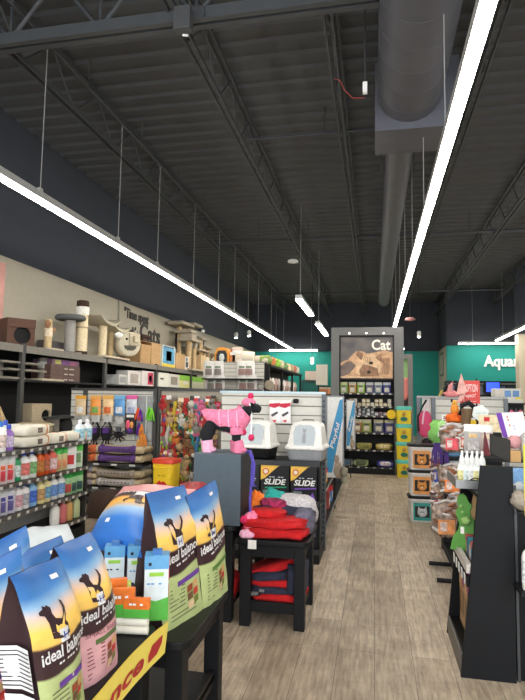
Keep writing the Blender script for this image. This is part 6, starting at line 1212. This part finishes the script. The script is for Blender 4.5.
for k in range(7):
    y=YT+.10+k*.068; put(k_box(.055,.12+.006*(k%3),.17,[(176,150,120),(70,130,170),(206,196,180),(60,100,140)][k%4],[(40,90,140),(206,90,90),(60,150,170)][k%3]),'small_book','small blue and tan booklet pack in the stand, %s from near end'%ORD[k],'booklet',(fx(.62)+.115,y,.60),'booklet packs on the white lipped shelf',PI/2*-1)
# green dinosaur board
GRN=M((86,150,60),.55,0,.08,20); p=aY(462,543,3.86); p.z=.61; t=thing('shaped_board','green wavy crocodile shaped board standing on the black stand','display board',p,-.35)
h=.37; w=aY(477,520,3.95).x-aY(453,520,3.95).x
prof=[(-.5,0),(.5,0),(.5,.55),(.38,.62),(.36,.72),(.45,.8),(.3,.86),(.2,.96),(.05,1.0),(-.12,.97),(-.2,.86),(-.14,.76),(-.26,.66),(-.18,.56),(-.1,.46),(-.16,.36),(-.32,.28),(-.42,.16)]
MB().prism([(x*w,z*h) for x,z in prof],0,.02,GRN).obj('board_shape',t,bevel=.003); MB().blob((w*.2,-.02,h*.55),(.03,.02,.028),fab((150,190,110)),1,.3,1).blob((-.0*w,-.012,h*.78),(.012,.006,.012),M((140,190,110))).blob((w*.06,-.012,h*.68),(.01,.006,.01),M((140,190,110))).obj('raised_bumps',t); MB().box(-w*.05,w*.1,-.004,0,h*.3,h*.42,WHITE).obj('white_card',t)
t=thing('cork_board','tan cardboard wedge leaning behind the green shaped board','cardboard',aY(476,520,3.85)); MB().prism([(-.04,0),(.03,0),(.05,.34),(.02,.34)],0,.02,CARD).obj('card_wedge',t); MB().box(-.0,.03,-.01,0,.02,.1,GRN).obj('green_edge',t)
# tray with white bottles
YY=3.72; zt3=1.055; x0,x1=xat(456,YY),xat(484,YY); o=V(((x0+x1)/2,YY+.2,zt3)); t=thing('metal_tray','grey metal tray with raised edge carrying white bottles','tray',o); GT=M((150,152,152),.35,.6)
MB().box(x0,x1,YY,YY+.42,zt3-.015,zt3,GT).obj('tray_base',t,org=o); MB().box(x0,x1,YY-.01,YY,zt3-.02,zt3+.03,GT).obj('tray_front',t,org=o); MB().box(x0-.01,x0,YY-.01,YY+.42,zt3-.02,zt3+.04,GT).obj('tray_side',t,org=o)
for row,yy in enumerate((YY+.09,YY+.2,YY+.32)):
    for k in range(5):
        px=459.5+k*5.+row*.8; t=thing('lotion_bottle','white pump bottle on the metal tray, %s row, %s from left'%(['front','middle','back'][row],ORD[k]),'bottle',(xat(px,yy),yy,zt3),R.uniform(-.3,.3),'white bottles on the metal tray')
        k_bottle(t,.021,.15+.02*row,(236,238,234),(240,240,238),[(236,214,150),(206,226,216),(226,226,220)][(k+row)%3],.8,row==0)
t=thing('wire_rack','dark wire loops lying on the metal tray front','wire rack',(xat(470,YY+.03),YY+.03,zt3+.004)); MB().tube([(-.07,0,.0),(-.04,-.01,.02),(.03,0,.025),(.08,.0,.01)],.004,BLACK,5).obj('wire_loop',t); MB().tube([(-.05,.01,.0),(.02,.0,.04),(.08,.0,.03)],.004,BLACK,5).obj('wire_loop',t)
# black slanted ledges seen at (485-510, 455-480)
t=thing('counter_ledge','black counter ledge running behind the slanted stand','counter',(.9,4.2,0)); o=t.location
MB().add([aY(482,459,4.6),aY(512,480,4.0),aY(512,474,4.0),aY(484,454,4.6)],[(0,1,2,3)],BLACK) if False else MB().box(.78,1.3,3.55,4.3,1.06,1.12,BLACK).obj('ledge_top',t,org=o); MB().box(.82,1.28,3.5,4.25,0,1.06,M((14,15,16),.55,spec=.2)).obj('ledge_body',t,org=o); MB().box(.80,.815,3.48,3.5,0,1.1,M((70,72,74),.4,.4)).obj('metal_edge',t,org=o)
# things at the right edge
t=thing('plush_toy','light blue plush at the right frame edge above the counter','plush toy',aY(517,492,3.6)); t.location.z=1.12 if t.location.z>1.12 else t.location.z; MB().blob((.02,0,.07),(.10,.07,.075),fab((120,160,206)),.8,.2,1).obj('plush_body',t); MB().blob((-.01,-.03,-.01+.05),(.05,.05,.05),fab((190,196,196)),1,.3,2).obj('white_patch',t)
t=thing('stuffed_bag','grey beige crumpled bag below the blue plush','bag',aY(519,505,3.45)); MB().blob((.01,0,.03),(.06,.05,.05),fab((150,140,126)),.9,.35,3).obj('bag_body',t)
p=aY(518,512,3.42); t=thing('wire_hook','bent grey wire hanger sticking out at the right edge','wire hook',p); WG=M((120,120,116),.3,.8)
MB().tube([(.06,0,.0),(-.03,0,-.01),(-.01,0,.09),(.03,0,.04),(.07,0,.035)],.003,WG,6).obj('wire',t)
t=thing('hanging_card','yellow green card strip cut by the right frame edge','card',aY(524,480,3.4)); MB().box(0,.05,0,.006,-.2,.2,M((206,196,60))).obj('card_sheet',t)
t=thing('lotion_bottle','white bottle cut by the right frame edge, low beside the black panel','bottle',aY(530,590,3.35)); k_bottle(t,.04,.28,(226,226,222),(236,236,232),(200,206,206))
MB().box(-.06,.2,-.06,.12,-.02,0,DARK).obj('holder',t)
t=thing('paper_cup','beige paper bag standing behind the black screen','paper bag',aY(515,462,4.25)); MB().box(-.04,.04,0,.06,0,.08,M((206,160,100))).obj('bag_body',t); MB().blob((.0,.02,.14),(.05,.04,.045),fab((206,150,150)),1,.4,2).obj('pink_filling',t)
t=thing('cushion','grey white cushion behind the screen at the right frame edge','cushion',aY(524,460,4.3)); MB().blob((.03,0,.09),(.06,.05,.1),fab((190,190,186)),.7,.2,2).obj('cushion_body',t)
# two short black bars on the floor
for i,((xa,ya),(xb,yb)) in enumerate((((429,563),(452,565)),((437,580),(450,581)))):
    A=aZ(xa,ya,.03);B=aZ(xb,yb,.03); tag(MB().tube([A,V((B.x+.1,A.y,.03))],.02,BLACK,8).box(B.x+.08,B.x+.1,A.y-.02,A.y+.02,0,.05,BLACK).obj('floor_bar',org=(A.x,A.y,0)),['black bar foot sticking out over the floor, farther one','black bar foot sticking out over the floor, nearer one'][i],'floor bar','black bar feet by the slanted stand')
p=aZ(342,517,0); tag(MB().lathe([(.09,0),(.09,.004),(.001,.005)],M((150,140,110),.6),20,p).obj('outlet_cover',org=p),'small round brown floor cap in the aisle','outlet cover')
# pink poster at far left wall edge
o=V((-5.48,yat(0,-5.48)-.4,3.0)); t=thing('wall_poster','pink poster cut by the left frame edge on the cream wall','poster',o); y1=aX(3.2,300,-5.48).y; MB().box(-5.49,-5.47,y1-.9,y1,2.55,3.55,M((206,150,140),.6,0,.15,3)).obj('poster_print',t,org=o); MB().box(-5.495,-5.485,y1-.92,y1+.02,2.53,3.57,M((180,176,166))).obj('poster_frame',t,org=o)
# ================= CAMERA, WORLD =================
cd=bpy.data.cameras.new('camera'); cam=bpy.data.objects.new('camera',cd); COL.objects.link(cam)
cd.sensor_fit='VERTICAL'; cd.sensor_height=24; cd.lens=24*F/700; cd.clip_end=100; cd.clip_start=.05
Rm=Matrix((Xc,Yc,Zc))  # camera axes expressed in the room
cam.matrix_world=Matrix.Translation((0,0,HC))@Rm.to_4x4()
bpy.context.scene.camera=cam
w=bpy.data.worlds.new('daylight'); bpy.context.scene.world=w; w.use_nodes=True
w.node_tree.nodes['Background'].inputs[0].default_value=(.93,.96,1,1); w.node_tree.nodes['Background'].inputs[1].default_value=1.5
vs=bpy.context.scene.view_settings; vs.view_transform='Standard'; vs.look='None'; vs.gamma=1; vs.use_curve_mapping=False; vs.exposure=1.32
